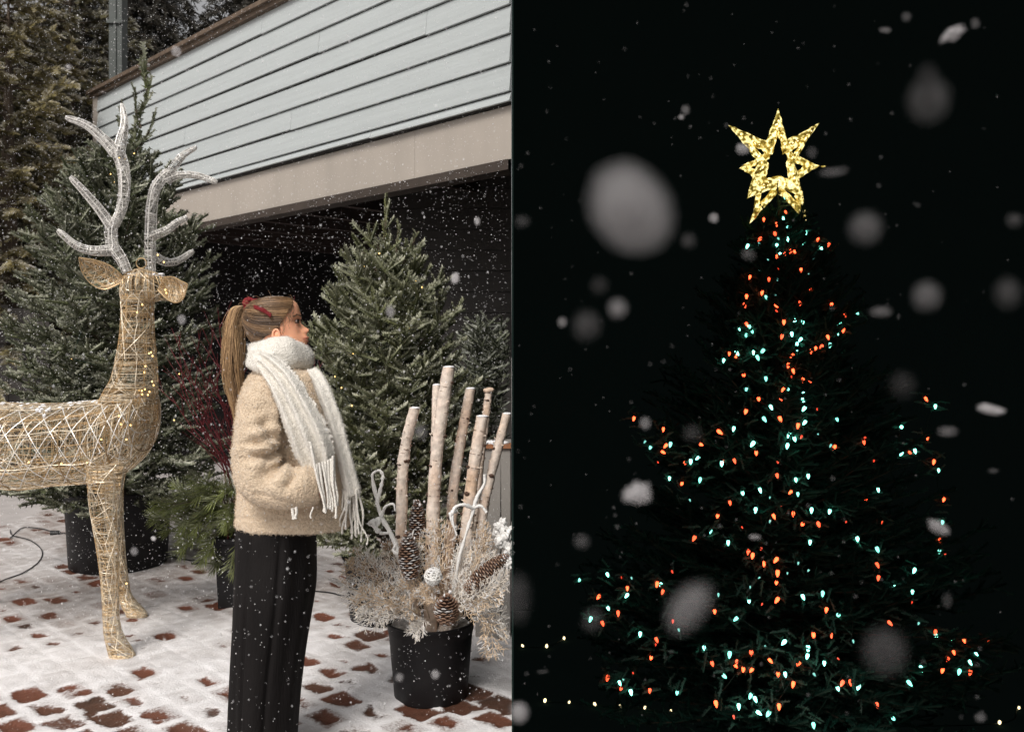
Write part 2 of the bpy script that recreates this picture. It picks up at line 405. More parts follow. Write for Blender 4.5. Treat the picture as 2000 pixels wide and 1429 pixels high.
g.build('corner_trim', M['beam'], bld)
g = Geo(); box(g, (.06, -.30, zt + .002), (LEN + .06, .05, zt + .045), fr=FB); box(g, (.06, -.25, zt + .045), (LEN + .06, .085, zt + .085), fr=FB)
g.build('roof_edge', M['trim'], bld)
g = Geo()
box(g, (.035, -.14, zb - .36), (1.02, -.03, zb - .005), fr=FB); box(g, (1.023, -.14, zb - .36), (LEN - .1, -.03, zb - .005), fr=FB)
g.build('beam', M['beam'], bld)
g = Geo(); box(g, (.045, -.15, zb - .43), (LEN - .1, -.01, zb - .362), fr=FB); g.build('beam_flange', M['flange'], bld)
# ceiling and roof kept clear of x = 0
def poly_slab(g, pts, z0, z1):
    n = len(pts); v = np.array([[p[0], p[1], z0] for p in pts] + [[p[0], p[1], z1] for p in pts])
    k = np.arange(n); g.add(v, np.stack([k, (k + 1) % n, (k + 1) % n + n, k + n], 1))
    for base, fl in ((0, True), (n, False)):
        f = np.stack([np.full(n - 2, base), base + np.arange(1, n - 1), base + np.arange(2, n)], 1)
        g.add(v, f[:, ::-1] if fl else f)
c1 = FB(V3(.26, -.17, 0)); c2 = FB(V3(LEN - .03, -.17, 0)); c3 = FB(V3(LEN - .03, -5.2, 0))
c1 = V3(-.004, 5.95, 0)
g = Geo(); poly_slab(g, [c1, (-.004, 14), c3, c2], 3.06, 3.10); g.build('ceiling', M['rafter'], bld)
g = Geo(); poly_slab(g, [c1, (-.004, 14), c3, c2], 4.40, 4.48); g.build('roof', M['trim'], bld)
g = Geo()
for k in range(9):
    s = .75 + k * .72
    p = FB(V3(s, -.2, 0)); x_av = -p[0] - .01; ln = min(4.6, x_av / .6909)
    box(g, (s - .05, -.2 - ln, 2.84), (s + .05, -.2, 3.055), fr=FB)
g.build('rafters', M['rafter'], bld)
# far side and right side walls of the bay
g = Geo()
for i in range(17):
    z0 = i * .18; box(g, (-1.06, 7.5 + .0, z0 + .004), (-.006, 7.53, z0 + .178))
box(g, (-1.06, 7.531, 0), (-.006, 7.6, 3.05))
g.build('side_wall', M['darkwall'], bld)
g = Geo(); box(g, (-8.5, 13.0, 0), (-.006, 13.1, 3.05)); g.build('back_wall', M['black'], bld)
g = Geo(); nn_ = nrm(np.array(c3) - np.array(c2)); c2a = np.array(c2); c3a = np.array([c3[0], c3[1], 0]); c2a = np.array([c2[0], c2[1], 0])
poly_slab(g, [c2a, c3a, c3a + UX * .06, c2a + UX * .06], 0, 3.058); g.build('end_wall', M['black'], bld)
for s in (6.86,):
    g = Geo(); box(g, (s - .10, -.14, 0), (s, -.03, zb - .435), fr=FB); g.build('post', M['trim'], bld)

# --- the night: added dark enclosure keeping daylight out, its walls standing for sky
X1, Y0, Y1, Z0, Z1 = 7.6, 2.0, 9.3, -1.30, 5.35
g = Geo()
box(g, (.0, Y0, Z0 - .1), (.003, Y1, Z1), m=0)                     # partition
box(g, (.003, Y1 - .03, Z0 - .1), (X1, Y1, Z1), m=0)
box(g, (X1, Y0, Z0 - .1), (X1 + .02, Y1, Z1), m=0)
box(g, (0, Y0, Z1 + .001), (X1 + .02, Y1, Z1 + .03), m=0)
box(g, (1.26, Y0, Z0 - .1), (X1, Y0 + .02, Z1), m=0)
box(g, (.003, Y0, 2.38), (1.259, Y0 + .02, Z1), m=0)
box(g, (.003, Y0, Z0 - .1), (1.259, Y0 + .02, .58), m=0)
o = g.build('night_enclosure', M['night']); tag(o, kind='structure')
g = Geo(); flat(g, .003, X1, Y0 + .02, Y1 - .03, Z0, 6); o = g.build('night_ground', M['night']); tag(o, kind='structure')

# ================================================================== CONIFERS
def shoot_template(kind, n):
    """unit shoot along +x: (verts, quads, axis param, side height)"""
    V, F, ax = [], [], []
    r = np.random.default_rng(3)
    for i in range(n):
        t = (i + r.random() * .5) / n
        if kind == 'fir':
            phi = r.uniform(-.35, math.pi + .35) if r.random() < .8 else r.uniform(0, 6.28)
            ln = .185 * (1 - .25 * t) * r.uniform(.85, 1.15); wd = .026; fw = r.uniform(.35, .9)
        elif kind == 'pine':
            phi = r.uniform(0, 6.28); t = .35 + .6 * t; ln = .85 * r.uniform(.75, 1.1); wd = .022; fw = r.uniform(.9, 2.2)
        else:      # cedar: flat feathery spray
            phi = (0 if i % 2 else math.pi) + r.normal() * .25; ln = (.42 * (1 - t) + .08) * r.uniform(.7, 1.2); wd = .055; fw = r.uniform(.8, 1.4)
        d = nrm(V3(fw, math.cos(phi), math.sin(phi))); s = nrm(np.cross(d, V3(.3, .5, .8)))
        b = V3(t, 0, 0)
        k = len(V)
        V += [b, b + d * ln * .5 + s * wd, b + d * ln, b + d * ln * .5 - s * wd]; F.append([k, k + 1, k + 2, k + 3]); ax += [t] * 4
    # stem
    k = len(V)
    rad = .05 if kind == 'fir' else .015
    for t in (0, 1):
        for a_ in range(3): V.append(V3(t, rad * math.cos(a_ * 2.1), rad * math.sin(a_ * 2.1))); ax.append(t)
    for a_ in range(3): F.append([k + a_, k + (a_ + 1) % 3, k + 3 + (a_ + 1) % 3, k + 3 + a_])
    return np.array(V), np.array(F), np.array(ax)
TPL = {}
def shoots(g, pos, dirs, length, kind='fir', n=26, green=(.06, .075, .04), frost=.5, tonev=.35, thick=1.0, frostcol=(.62, .63, .60), under=(.10, .12, .09)):
    key = (kind, n)
    if key not in TPL: TPL[key] = shoot_template(kind, n)
    V, F, ax = TPL[key]
    pos = np.asarray(pos); dirs = nrm(np.asarray(dirs)); N = len(pos); length = np.broadcast_to(length, (N,))
    if kind == 'cedar': up = nrm(rng.normal(size=(N, 3)) * .6 + V3(0, -.7, .5))
    else: up = nrm(rng.normal(size=(N, 3)) * .25 + V3(0, 0, 1))
    Rm = align(dirs, up)
    sc = np.stack([length, length * thick, length * thick], -1)
    loc = V[None] * sc[:, None, :]
    W = np.einsum('nij,nkj->nki', Rm, loc) + pos[:, None]
    off = np.einsum('nij,nkj->nki', Rm, loc * V3(0, 1, 1)[None, None])
    upz = off[..., 2] / (np.linalg.norm(off, axis=-1) + 1e-6)
    fn = rng.random((N, 1)); nn = rng.random((N, len(V)))**.8
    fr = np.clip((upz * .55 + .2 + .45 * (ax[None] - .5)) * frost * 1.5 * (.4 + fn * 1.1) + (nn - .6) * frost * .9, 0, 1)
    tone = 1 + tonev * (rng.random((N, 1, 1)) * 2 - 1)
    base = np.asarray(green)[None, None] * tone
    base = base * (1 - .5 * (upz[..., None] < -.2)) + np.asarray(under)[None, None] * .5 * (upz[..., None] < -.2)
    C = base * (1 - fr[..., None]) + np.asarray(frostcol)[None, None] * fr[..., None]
    F2 = (F[None] + (np.arange(N) * len(V))[:, None, None]).reshape(-1, 4)
    g.add(W.reshape(-1, 3), F2, C.reshape(-1, 3))

def fir(name, base, prof, label, cat, green=(.06, .075, .04), frost=.5, elev=(.75, .05), nwh=26, per=9, step=.05, slen=.08, n=26,
        kind='fir', clip=None, droop=.0, group=None, trunk_r=.035, seed=1, leaders=(), thick=1.0, ang=1.0, **kw):
    """prof: rows (z, crown radius)"""
    global rng
    rng = np.random.default_rng(seed)
    t_ = thing(name, base, label, cat, group)
    base = np.asarray(base, float); prof = np.asarray(prof, float)
    ztop, zlow = prof[-1, 0], prof[0, 0]
    gt, gl = Geo(), Geo(); pos, dr, ln = [], [], []
    tube(gt, [base, base + V3(0, 0, (ztop - base[2]) * .5), V3(base[0], base[1], ztop - .25)], [trunk_r, trunk_r * .7, .006], 8, (1, 1, 1))
    for k in range(nwh):
        f = (k + .5) / nwh; f = f ** .9
        z = zlow + (ztop - .12 - zlow) * f; Rr = np.interp(z, prof[:, 0], prof[:, 1])
        for j in range(per if Rr > .12 else max(4, per // 2)):
            az = j * 2 * math.pi / per + k * 1.7 + rng.normal() * .25
            el = elev[1] + (elev[0] - elev[1]) * f + rng.normal() * .1
            L = max(.06, Rr * rng.uniform(.78, 1.08) / max(.3, math.cos(el)))
            zz = z - L * math.sin(el) * .55 + rng.normal() * .03
            p0 = V3(base[0], base[1], max(zz, base[2] + .05)); d = V3(math.cos(az) * math.cos(el), math.sin(az) * math.cos(el), math.sin(el))
            if clip and not clip(p0 + d * L): continue
            side = nrm(np.cross(d, V3(0, 0, 1)))
            m = max(2, int(L / step)); T = np.linspace(.12 if L > .3 else 0, 1, m + 1)
            cur = p0 + d * L * T[:, None] + V3(0, 0, 1) * (L * (.10 * T**2 - droop * T**1.5))[:, None]
            tube(gt, np.vstack([p0, cur]), np.linspace(.012 * min(1, L) + .003, .002, m + 2), 4, (1, 1, 1), cap=False)
            for i in range(1, m + 1):
                t = T[i]; c = cur[i]; dd = nrm(cur[i] - cur[i - 1])
                rem = L * (1 - t)
                pos.append(cur[i - 1]); dr.append(dd + rng.normal(size=3) * .05); ln.append(max(slen, 1.1 * step) * rng.uniform(.9, 1.2))
                tl = (.42 * rem + .04) * rng.uniform(.6, 1.1)
                for sg in (-1, 1):
                    a_ = rng.uniform(.6, .95) * ang
                    sd_ = nrm(dd * math.cos(a_) + side * sg * math.sin(a_) + V3(0, 0, 1) * (rng.normal() * .18 + .05 - droop))
                    q = max(1, int(tl / slen + .4))
                    for h_ in range(q):
                        pp = c + sd_ * h_ * slen * .92 - V3(0, 0, droop * .5 * (h_ * slen)**1.0)
                        pos.append(pp); dr.append(sd_ + rng.normal(size=3) * .08 - V3(0, 0, droop * h_ * .3)); ln.append(slen * rng.uniform(.85, 1.2))
                        if h_ > 0 or q == 1:
                            for s2 in (-1, 1):
                                if rng.random() < .45:
                                    s3 = nrm(sd_ * .8 + dd * s2 * .6 + rng.normal(size=3) * .15); pos.append(pp); dr.append(s3); ln.append(slen * rng.uniform(.6, .9))
                if rng.random() < .35:
                    pos.append(c); dr.append(dd + V3(0, 0, .9) + rng.normal(size=3) * .2); ln.append(slen * .8)
    for ld in leaders:
        sp = spline(ld, 9)
        tube(gt, sp, np.linspace(.008, .003, 9), 4, (1, 1, 1), cap=False)
        for i in range(8):
            [(pos.append(sp[i]), dr.append(sp[i + 1] - sp[i] + rng.normal(size=3) * .008), ln.append(np.linalg.norm(sp[i + 1] - sp[i]) * q_)) for q_ in (1.3, 2.2)]
    pos = np.array(pos); dr = np.array(dr); ln = np.array(ln)
    if clip:
        keep = np.array([clip(p) and clip(p + nrm(d) * l) for p, d, l in zip(pos, dr, ln)]); pos, dr, ln = pos[keep], dr[keep], ln[keep]
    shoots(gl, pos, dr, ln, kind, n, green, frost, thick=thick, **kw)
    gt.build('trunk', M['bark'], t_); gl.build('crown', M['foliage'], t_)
    return t_, pos

def nursery_pot(name, ctr, r0, r1, h, label, group=None, soil=True):
    t_ = thing(name, ctr, label, 'plant pot', group); c = np.asarray(ctr, float)
    g = Geo()
    lathe(g, [(0.001, 0), (r0 * .96, 0), (r0, .012), (r0 + (r1 - r0) * .80, h * .80), (r1 * .985, h * .86), (r1 * 1.0, h * .87), (r1 * 1.015, h * .965), (r1 * 1.05, h * .97), (r1 * 1.055, h), (r1 * 1.0, h), (r1 * .97, h * .94), (r1 * .95, h * .8)], c, 56)
    g.build('shell', M['pot'], t_, smooth=True)
    g = Geo(); n = 40
    rings = [[(c[0] + r * r1 * .955 * math.cos(a), c[1] + r * r1 * .955 * math.sin(a), c[2] + h * .9 + .02 * mnoise.noise(Vector((r * math.cos(a) * 5, r * math.sin(a) * 5, h * 9))) - .0) for a in np.linspace(0, 2 * math.pi, n, endpoint=False)] for r in (1, .8, .55, .3, .02)]
    loft(g, rings, cap=False); g.build('soil', M['soil'], t_, smooth=True)
    return t_

# left fir in its big tub
cL = P(232, 1072, 6.05); cL[2] = 0
nursery_pot('nursery_pot', (cL[0], cL[1], 0), .315, .345, .53, 'large black nursery tub behind the wire deer holding the tallest fir')
def prf(pairs, d): return sorted([(CZ + (HY - y) / FPX * d, w / FPX * d) for y, w in pairs])
fir('fir_tree', (cL[0], cL[1], .45), prf([(270, 6), (320, 34), (370, 66), (430, 100), (490, 132), (560, 155), (650, 172), (740, 180), (830, 184), (920, 186), (985, 190), (1020, 165)], 6.05),
    'tallest frosted fir in a black tub behind the wire deer', 'fir tree', green=(.058, .070, .022), frost=.52, frostcol=(.62, .62, .52), thick=1.12, nwh=28, per=9, step=.11, slen=.15, elev=(.85, -.12), seed=5, n=44,
    leaders=[[P(255, 330, 6.05), P(268, 240, 6.05), P(287, 190, 6.05), P(280, 118, 6.05)], [P(275, 250, 6.05), P(266, 215, 6.05), P(264, 172, 6.05)], [P(245, 300, 6), P(238, 230, 6), P(237, 200, 6)], [P(262, 300, 6), P(290, 260, 6), P(304, 222, 6)]])
# middle fir
cM = P(755, 1200, 4.85); cM[2] = 0
nursery_pot('nursery_pot', (cM[0], cM[1], 0), .20, .235, .36, 'black nursery tub half hidden behind the birch log planter', None)
fir('fir_tree', (cM[0], cM[1], .3), prf([(488, 7), (520, 34), (560, 60), (600, 80), (650, 102), (700, 122), (760, 138), (830, 150), (900, 152), (980, 150), (1040, 135), (1085, 95)], 4.85),
    'bushy frosted fir standing between the woman and the dark bay wall', 'fir tree', green=(.115, .124, .042), frost=.55, frostcol=(.64, .64, .52), thick=1.15, nwh=24, per=9, step=.098, slen=.125, elev=(.92, .12), seed=9, n=56,
    leaders=[[P(755, 520, 4.85), P(751, 470, 4.85), P(754, 430, 4.85), P(752, 392, 4.85)], [P(770, 520, 4.8), P(776, 480, 4.8), P(779, 440, 4.8)], [P(785, 520, 4.8), P(805, 480, 4.8), P(816, 452, 4.8)],
             [P(735, 530, 4.8), P(722, 505, 4.8), P(706, 490, 4.8)], [P(748, 505, 4.8), P(738, 480, 4.8), P(750, 462, 4.8)]])
# right-hand fir cut by the edge of the day view
cR = P(992, 1100, 6.0); cR[2] = 0
nursery_pot('nursery_pot', (-.40, 6.0, 0), .2, .24, .34, 'black nursery tub hidden by the grey wooden planter box', None)
fir('fir_tree', (-.16, 6.0, .0), prf([(615, 8), (640, 22), (690, 40), (740, 58), (800, 72), (860, 84), (920, 90), (1000, 95)], 6.0), 'small dark fir at the edge behind the grey wooden box', 'fir tree',
    green=(.10, .11, .06), frost=.4, nwh=22, per=9, step=.085, slen=.11, seed=12, clip=lambda p: p[0] < -.01, n=22)

# background conifers
def cedar(x, y, h, r, label, seed, green=(.15, .122, .045), frost=.42, z0=.6, n=24, per=10, nwh=26, slen=.15, droop=.35, group='conifers behind the yard', **kw):
    return fir('cedar_tree', (x, y, 0), [(z0, r * .75), (z0 + h * .2, r), (h * .7, r * .9), (h, r * .35)], label, 'tree', green=green, frost=frost, elev=(.3, .05), nwh=nwh, per=per,
        step=.19, slen=slen, n=n, kind='cedar', droop=droop, seed=seed, group=group, trunk_r=.14, thick=1.0, frostcol=(.66, .64, .60), under=(.16, .14, .07), tonev=.5, clip=lambda p: p[0] < -.05 and np.dot(p - A0, UX) > LEN + .12 or p[2] > 99 or (np.dot(p - A0, NX) > .3 and p[0] < -3), **kw)
cedar(-5.9, 10.2, 6.0, 1.35, 'brown-green cedar with drooping snowy sprays right of the frame edge, before the green post', 21)
cedar(-7.4, 11.0, 6.4, 1.7, 'broad olive cedar filling the upper left corner of the yard', 22, green=(.12, .11, .042))
cedar(-6.6, 13.0, 7.2, 1.7, 'tall dark cedar in shade between the front cedars and the roof edge', 23, green=(.07, .065, .035), frost=.3)
def backtree(x, y, h, r, label, seed):
    return fir('cedar_tree', (x, y, 0), [(2.0, r * .8), (h * .5, r), (h * .8, r * .9), (h, r * .5)], label, 'tree', green=(.03, .026, .02), frost=.2, elev=(.2, -.1), nwh=36, per=12,
        step=.3, slen=.28, n=14, kind='cedar', droop=.6, seed=seed, group='conifers behind the yard', trunk_r=.12, frostcol=(.35, .35, .34), under=(.03, .03, .02))
backtree(-7.2, 16.5, 9.0, 1.9, 'dark hanging conifer seen above the roof edge next to the green post', 31)
backtree(-4.6, 17.0, 9.4, 1.9, 'dark hanging conifer above the middle of the roof edge', 32)
backtree(-10.6, 15.5, 9.0, 2.1, 'dark conifer deep behind the olive cedar at far left', 33)
# green post
gp = P(231, 300, 12.2)
g = Geo(); box(g, (gp[0] - .09, gp[1] - .09, 0), (gp[0] + .09, gp[1] + .09, 8.0)); box(g, (gp[0] - .02, gp[1] - .11, 0), (gp[0] + .015, gp[1] - .092, 8.0))
for zz in (2, 4, 6): box(g, (gp[0] - .11, gp[1] - .125, zz), (gp[0] + .11, gp[1] - .111, zz + .05))
o = g.build('post', M['green_post']); tag(o, 'tall grey-green square post standing among the cedars', 'post')
# wooden fence behind left fir
g = thing('wooden_fence', (-7, 9.6, 0), 'dark wooden board fence in shade behind the cedars', 'fence')
b_ = Geo(); rng = np.random.default_rng(2)
for i in range(34):
    x = -9.6 + i * .15; 
    if x > -5.2: break
    box(b_, (x, 9.6 + .0, 0), (x + .143, 9.625, 1.95 + rng.normal() * .01))
b_.build('board_panel', M['darkwall'], g)
b_ = Geo(); box(b_, (-9.6, 9.55, 1.55), (-5.2, 9.598, 1.65)); box(b_, (-9.6, 9.55, .3), (-5.2, 9.598, .4)); b_.build('rail', M['darkwall'], g)

# ================================================================== WIRE DEER
rng = np.random.default_rng(40)
class Surf:
    """tube-like surface through rings; ev(u, v): u along 0..1, v around 0..1"""
    def __init__(s, rings): s.r = np.asarray(rings, float)
    def ev(s, u, v):
        nr, ns, _ = s.r.shape; u = np.clip(np.asarray(u, float), 0, 1) * (nr - 1); v = (np.asarray(v, float) % 1) * ns
        i = np.minimum(u.astype(int), nr - 2); fu = (u - i)[:, None]; j = v.astype(int) % ns; fv = (v - np.floor(v))[:, None]; j2 = (j + 1) % ns
        return (s.r[i, j] * (1 - fv) + s.r[i, j2] * fv) * (1 - fu) + (s.r[i + 1, j] * (1 - fv) + s.r[i + 1, j2] * fv) * fu
GOLD = np.array([.62, .44, .24]); PALE = np.array([.86, .76, .60]); WHT = np.array([.88, .86, .82])
def wrap_wires(g, S, rings=40, longs=14, rand=60, r=.0011, cols=(GOLD, PALE), bold=6, frosty=.3, br=.0022, nseg=22, jit=.012):
    def col(p, k):
        c = cols[rng.integers(len(cols))] * rng.uniform(.6, 1.2)
        return np.tile(c, (len(p), 1))
    for i in range(rings):
        u0 = rng.random(); v = np.linspace(0, 1.05, nseg) + rng.random(); u = u0 + rng.normal() * .02 * np.linspace(-1, 1, nseg)
        p = S.ev(u, v) ; tube(g, p, r * rng.uniform(.7, 1.3), 3, col(p, 0), cap=False)
    for i in range(longs):
        v0 = rng.random(); n = nseg; u = np.linspace(0, 1, n); v = v0 + np.cumsum(rng.normal(size=n)) * .006
        p = S.ev(u, v); tube(g, p, r * 1.2, 3, col(p, 0), cap=False)
    for i in range(rand):
        u0, v0 = rng.random(), rng.random(); u1 = u0 + rng.normal() * .22; v1 = v0 + rng.normal() * .35; n = 10
        p = S.ev(np.linspace(u0, np.clip(u1, 0, 1), n), np.linspace(v0, v1, n)); tube(g, p, r * rng.uniform(.6, 1.4), 3, col(p, 0), cap=False)
    for i in range(bold):
        v0 = i / max(bold, 1); n = nseg * 2; u = np.linspace(0, 1, n); sg = 1 if i % 2 else -1
        tri = np.abs(((u * 6 + v0 * 3) % 2) - 1) * .22
        p = S.ev(u, v0 + sg * tri); tube(g, p, br, 4, PALE * rng.uniform(.85, 1.1), cap=False)
def ring(ctr, a, b, ns=24, ax=(1, 0, 0), up=(0, 0, 1), pw=1.0):
    t = np.linspace(0, 2 * np.pi, ns, endpoint=False)
    c, s_ = np.cos(t), np.sin(t)
    c = np.sign(c) * np.abs(c)**pw; s_ = np.sign(s_) * np.abs(s_)**pw
    return np.asarray(ctr) + a * c[:, None] * np.asarray(ax) + b * s_[:, None] * np.asarray(up)
DD = 4.5; K = DD / FPX
deer = thing('wire_deer', (P(205, 1285, 4.5)[0], 4.5, 0), 'life-size gold wire deer with white glittery antlers and little warm lights', 'deer decoration')
EYD = V3(0, 1, 0)
def rings_h(rows, d=DD, depth=None):          # sections across x at px rows: (px, ytop, ybot, halfdepth)
    o = []
    for x, yt, yb, hd in rows:
        c = P(x, (yt + yb) / 2, d); o.append(ring(c, hd, (yb - yt) / 2 * d / FPX, ax=EYD, pw=.9))
    return o
def densify(rings, n):
    r = np.asarray(rings); return spline(r.reshape(len(r), -1), n).reshape(n, r.shape[1], 3)
# body: barrel
body_r = densify(rings_h([(-190, 800, 880, .08), (-150, 785, 925, .20), (-90, 784, 945, .25), (-20, 785, 950, .27), (50, 787, 955, .28), (110, 787, 948, .28), (165, 783, 944, .27), (215, 776, 938, .26), (255, 765, 915, .24), (283, 760, 880, .19), (299, 765, 840, .10)]), 40)
S = Surf(body_r)
g = Geo(); wrap_wires(g, S, 95, 70, 330, .00125, bold=0, nseg=34)
# horizontal fine strings over the flank
for i in range(70):
    v0 = rng.choice([.0, .5]) + rng.normal() * .13; u = np.linspace(rng.uniform(0, .4), rng.uniform(.6, 1), 18); p = S.ev(u, v0 + rng.normal() * .02 * u)
    tube(g, p, .0010, 3, GOLD * rng.uniform(.7, 1.4), cap=False)
for vb in (0.5, 0.0):
    for k in range(3):
        for i in range(14):
            u0 = i / 14; v0 = vb - .17 + .115 * k
            for du in (.071, -.071):
                if 0 <= u0 + du <= 1:
                    p = S.ev(np.linspace(u0, u0 + du, 6), np.linspace(v0, v0 + .115, 6)); tube(g, p, .0024, 4, WHT * rng.uniform(.85, 1.05), cap=False)
    for k in range(4):
        u = np.linspace(.02, .98, 40); p = S.ev(u, vb - .17 + .115 * k + .004 * np.sin(u * 30)); tube(g, p, .0022, 4, PALE, cap=False)
for u0 in (.03, .2, .4, .6, .78, .9):
    p = S.ev(np.full(40, u0), np.linspace(0, 1.0, 40)); tube(g, p, .004, 5, GOLD * .6, cap=False)
g.build('body', M['wire'], deer)
# neck
def rings_v(rows, d=DD, hd=None):             # sections across z at px rows: (py, xl, xr, halfdepth)
    o = []
    for y, xl, xr, h_ in rows:
        c = P((xl + xr) / 2, y, d); o.append(ring(c, (xr - xl) / 2 * d / FPX, h_, ax=V3(1, 0, 0), up=EYD))
    return o
neck_r = densify(rings_v([(870, 235, 292, .10), (830, 205, 300, .17), (790, 198, 302, .18), (765, 208, 303, .17), (735, 224, 303, .15), (690, 233, 301, .125), (650, 238, 298, .11), (610, 240, 297, .10), (575, 238, 300, .095)]), 34)
S = Surf(neck_r)
g = Geo(); wrap_wires(g, S, 170, 40, 150, .0012, bold=5, nseg=26)
g.build('neck', M['wire'], deer)
NS = S
# head: skull with a short muzzle turned right and away
hd = [P(238, 572, 4.5), P(246, 562, 4.5), P(268, 558, 4.5), P(292, 560, 4.50), P(316, 562, 4.52), P(338, 570, 4.64), P(350, 572, 4.67)]
hr = [.03, .070, .088, .086, .066, .050, .030]
t_, N_, B_ = frames(np.array(hd))
head_r = densify([ring(c, r * .95, r, ax=nrm(np.cross(t_[i], V3(0, 0, 1))), up=V3(0, 0, 1)) for i, (c, r) in enumerate(zip(hd, hr))], 20)
S = Surf(head_r); g = Geo(); wrap_wires(g, S, 80, 26, 110, .0012, bold=4, nseg=20)
for k in (-1, 1):                             # curled eye loops
    e = P(283, 553, 4.5) + V3(0, k * .07, 0); a_ = np.linspace(0, 12, 30); tube(g, e + np.stack([.018 * np.cos(a_) * (1 - a_ / 20), 0 * a_, .018 * np.sin(a_) * (1 - a_ / 20)], -1), .002, 4, GOLD * .5, cap=False)
a_ = np.linspace(0, 2 * np.pi, 20); tube(g, P(276, 514, 4.45) + np.stack([.026 * np.cos(a_), 0 * a_, .026 * np.sin(a_)], -1), .0028, 4, GOLD, cap=False)
g.build('head', M['wire'], deer)
# ears: leaf shaped cups
def leaf(g, pts_top, pts_bot, d0, d1, bulge):
    n = 24; a_ = spline(np.array(pts_top, float), n); b_ = spline(np.array(pts_bot, float), n); u = np.linspace(0, 1, n)
    dd = d0 + (d1 - d0) * u
    A_ = np.array([P(x, y, d) for (x, y), d in zip(a_, dd)]); B2 = np.array([P(x, y, d) for (x, y), d in zip(b_, dd)])
    tube(g, A_, .003, 4, GOLD * .8, cap=False); tube(g, B2, .003, 4, GOLD * .8, cap=False)
    def ev(u_, s_):
        i = np.clip(u_, 0, 1) * (n - 1); i0 = np.minimum(i.astype(int), n - 2); f = (i - i0)[:, None]
        aa = A_[i0] * (1 - f) + A_[i0 + 1] * f; bb = B2[i0] * (1 - f) + B2[i0 + 1] * f; s2 = s_[:, None]
        return aa * (1 - s2) + bb * s2 + EYD * (bulge * np.sin(np.pi * s_) * np.sin(np.pi * np.clip(u_, 0, 1)))[:, None]
    for i in range(110):
        u0 = rng.random(); s = np.linspace(0, 1, 8); tube(g, ev(u0 + (s - .5) * rng.normal() * .25, s), .0011, 3, (GOLD if rng.random() < .5 else PALE) * rng.uniform(.6, 1.1), cap=False)
    for i in range(30):
        s0 = rng.random(); u = np.linspace(0, 1, 12); tube(g, ev(u, np.clip(s0 + rng.normal() * .1 * u, 0, 1)), .0011, 3, GOLD * rng.uniform(.6, 1.2), cap=False)
g = Geo(); leaf(g, [(154, 503), (185, 508), (212, 517), (232, 532), (241, 543)], [(154, 503), (160, 530), (178, 554), (205, 565), (241, 550)], 4.38, 4.44, .05); g.build('ear', M['wire'], deer)
g = Geo(); leaf(g, [(318, 541), (338, 541), (352, 548), (367, 555)], [(308, 566), (325, 583), (342, 591), (358, 583), (367, 555)], 4.44, 4.36, .04); g.build('ear', M['wire'], deer)
# antlers
def antler(limbs, d):
    g = Geo()
    for pts, r0, r1 in limbs:
        p = spline(np.array([P(x, y, d + dz) for x, y, dz in pts]), 16); rr = np.linspace(r0, r1, 16) / FPX * d
        rr[-1] = rr[-2] * .5; t_, N_, B_ = frames(p); a_ = np.linspace(0, 2 * np.pi, 12, endpoint=False)
        rings = p[:, None] + rr[:, None, None] * (np.cos(a_)[None, :, None] * N_[:, None] + np.sin(a_)[None, :, None] * B_[:, None])
        S = Surf(rings); L = np.linalg.norm(np.diff(p, axis=0), axis=1).sum()
        wrap_wires(g, S, int(L * 190), 10, int(L * 210), .00135, cols=(WHT, WHT * .8, np.array([.55, .52, .50])), bold=0, nseg=12)
        for q in (0, .25, .5, .75): tube(g, S.ev(np.linspace(0, 1, 16), np.full(16, q)), .0020, 4, WHT, cap=False)
        for i in range(int(L * 90)):          # clinging snow on top
            u = rng.random(); b0 = S.ev(np.array([u]), np.array([rng.random()]))[0]
            if b0[2] >= np.interp(u, np.linspace(0, 1, 16), p[:, 2]): blob(g, b0, rng.uniform(.003, .007, 3), 1, c=(.85, .85, .86))
    return g
antler([([(249, 532, 0), (238, 508, 0), (220, 482, 0)], 9, 12), ([(222, 488, 0), (185, 490, -.03), (150, 480, -.06), (112, 449, -.10)], 11, 5), ([(220, 492, 0), (217, 455, 0), (222, 430, 0)], 12, 11),
        ([(220, 445, 0), (195, 410, -.02), (165, 375, -.05), (137, 345, -.08)], 10, 5), ([(224, 440, 0), (238, 405, 0), (243, 365, 0), (240, 325, 0), (227, 290, 0)], 9, 13),
        ([(228, 300, 0), (205, 275, -.02), (170, 245, -.05), (128, 229, -.08)], 12, 5), ([(230, 305, 0), (238, 270, .02), (243, 240, .04), (238, 203, .06)], 13, 4)], 4.45).build('antler', M['silver'], deer)
antler([([(295, 535, 0), (293, 500, 0), (294, 455, 0)], 9, 11), ([(296, 462, 0), (325, 450, 0), (345, 435, 0), (366, 425, 0)], 9, 5), ([(294, 465, 0), (296, 410, 0), (305, 365, 0), (333, 332, 0)], 11, 10),
        ([(328, 345, 0), (345, 318, 0), (362, 300, 0), (384, 288, 0)], 10, 4), ([(325, 352, 0), (350, 342, .0), (385, 343, .0), (424, 356, .0)], 8, 5), ([(300, 500, .1), (325, 512, .13), (350, 508, .15), (378, 490, .17)], 9, 5)], 4.6).build('antler', M['silver'], deer)
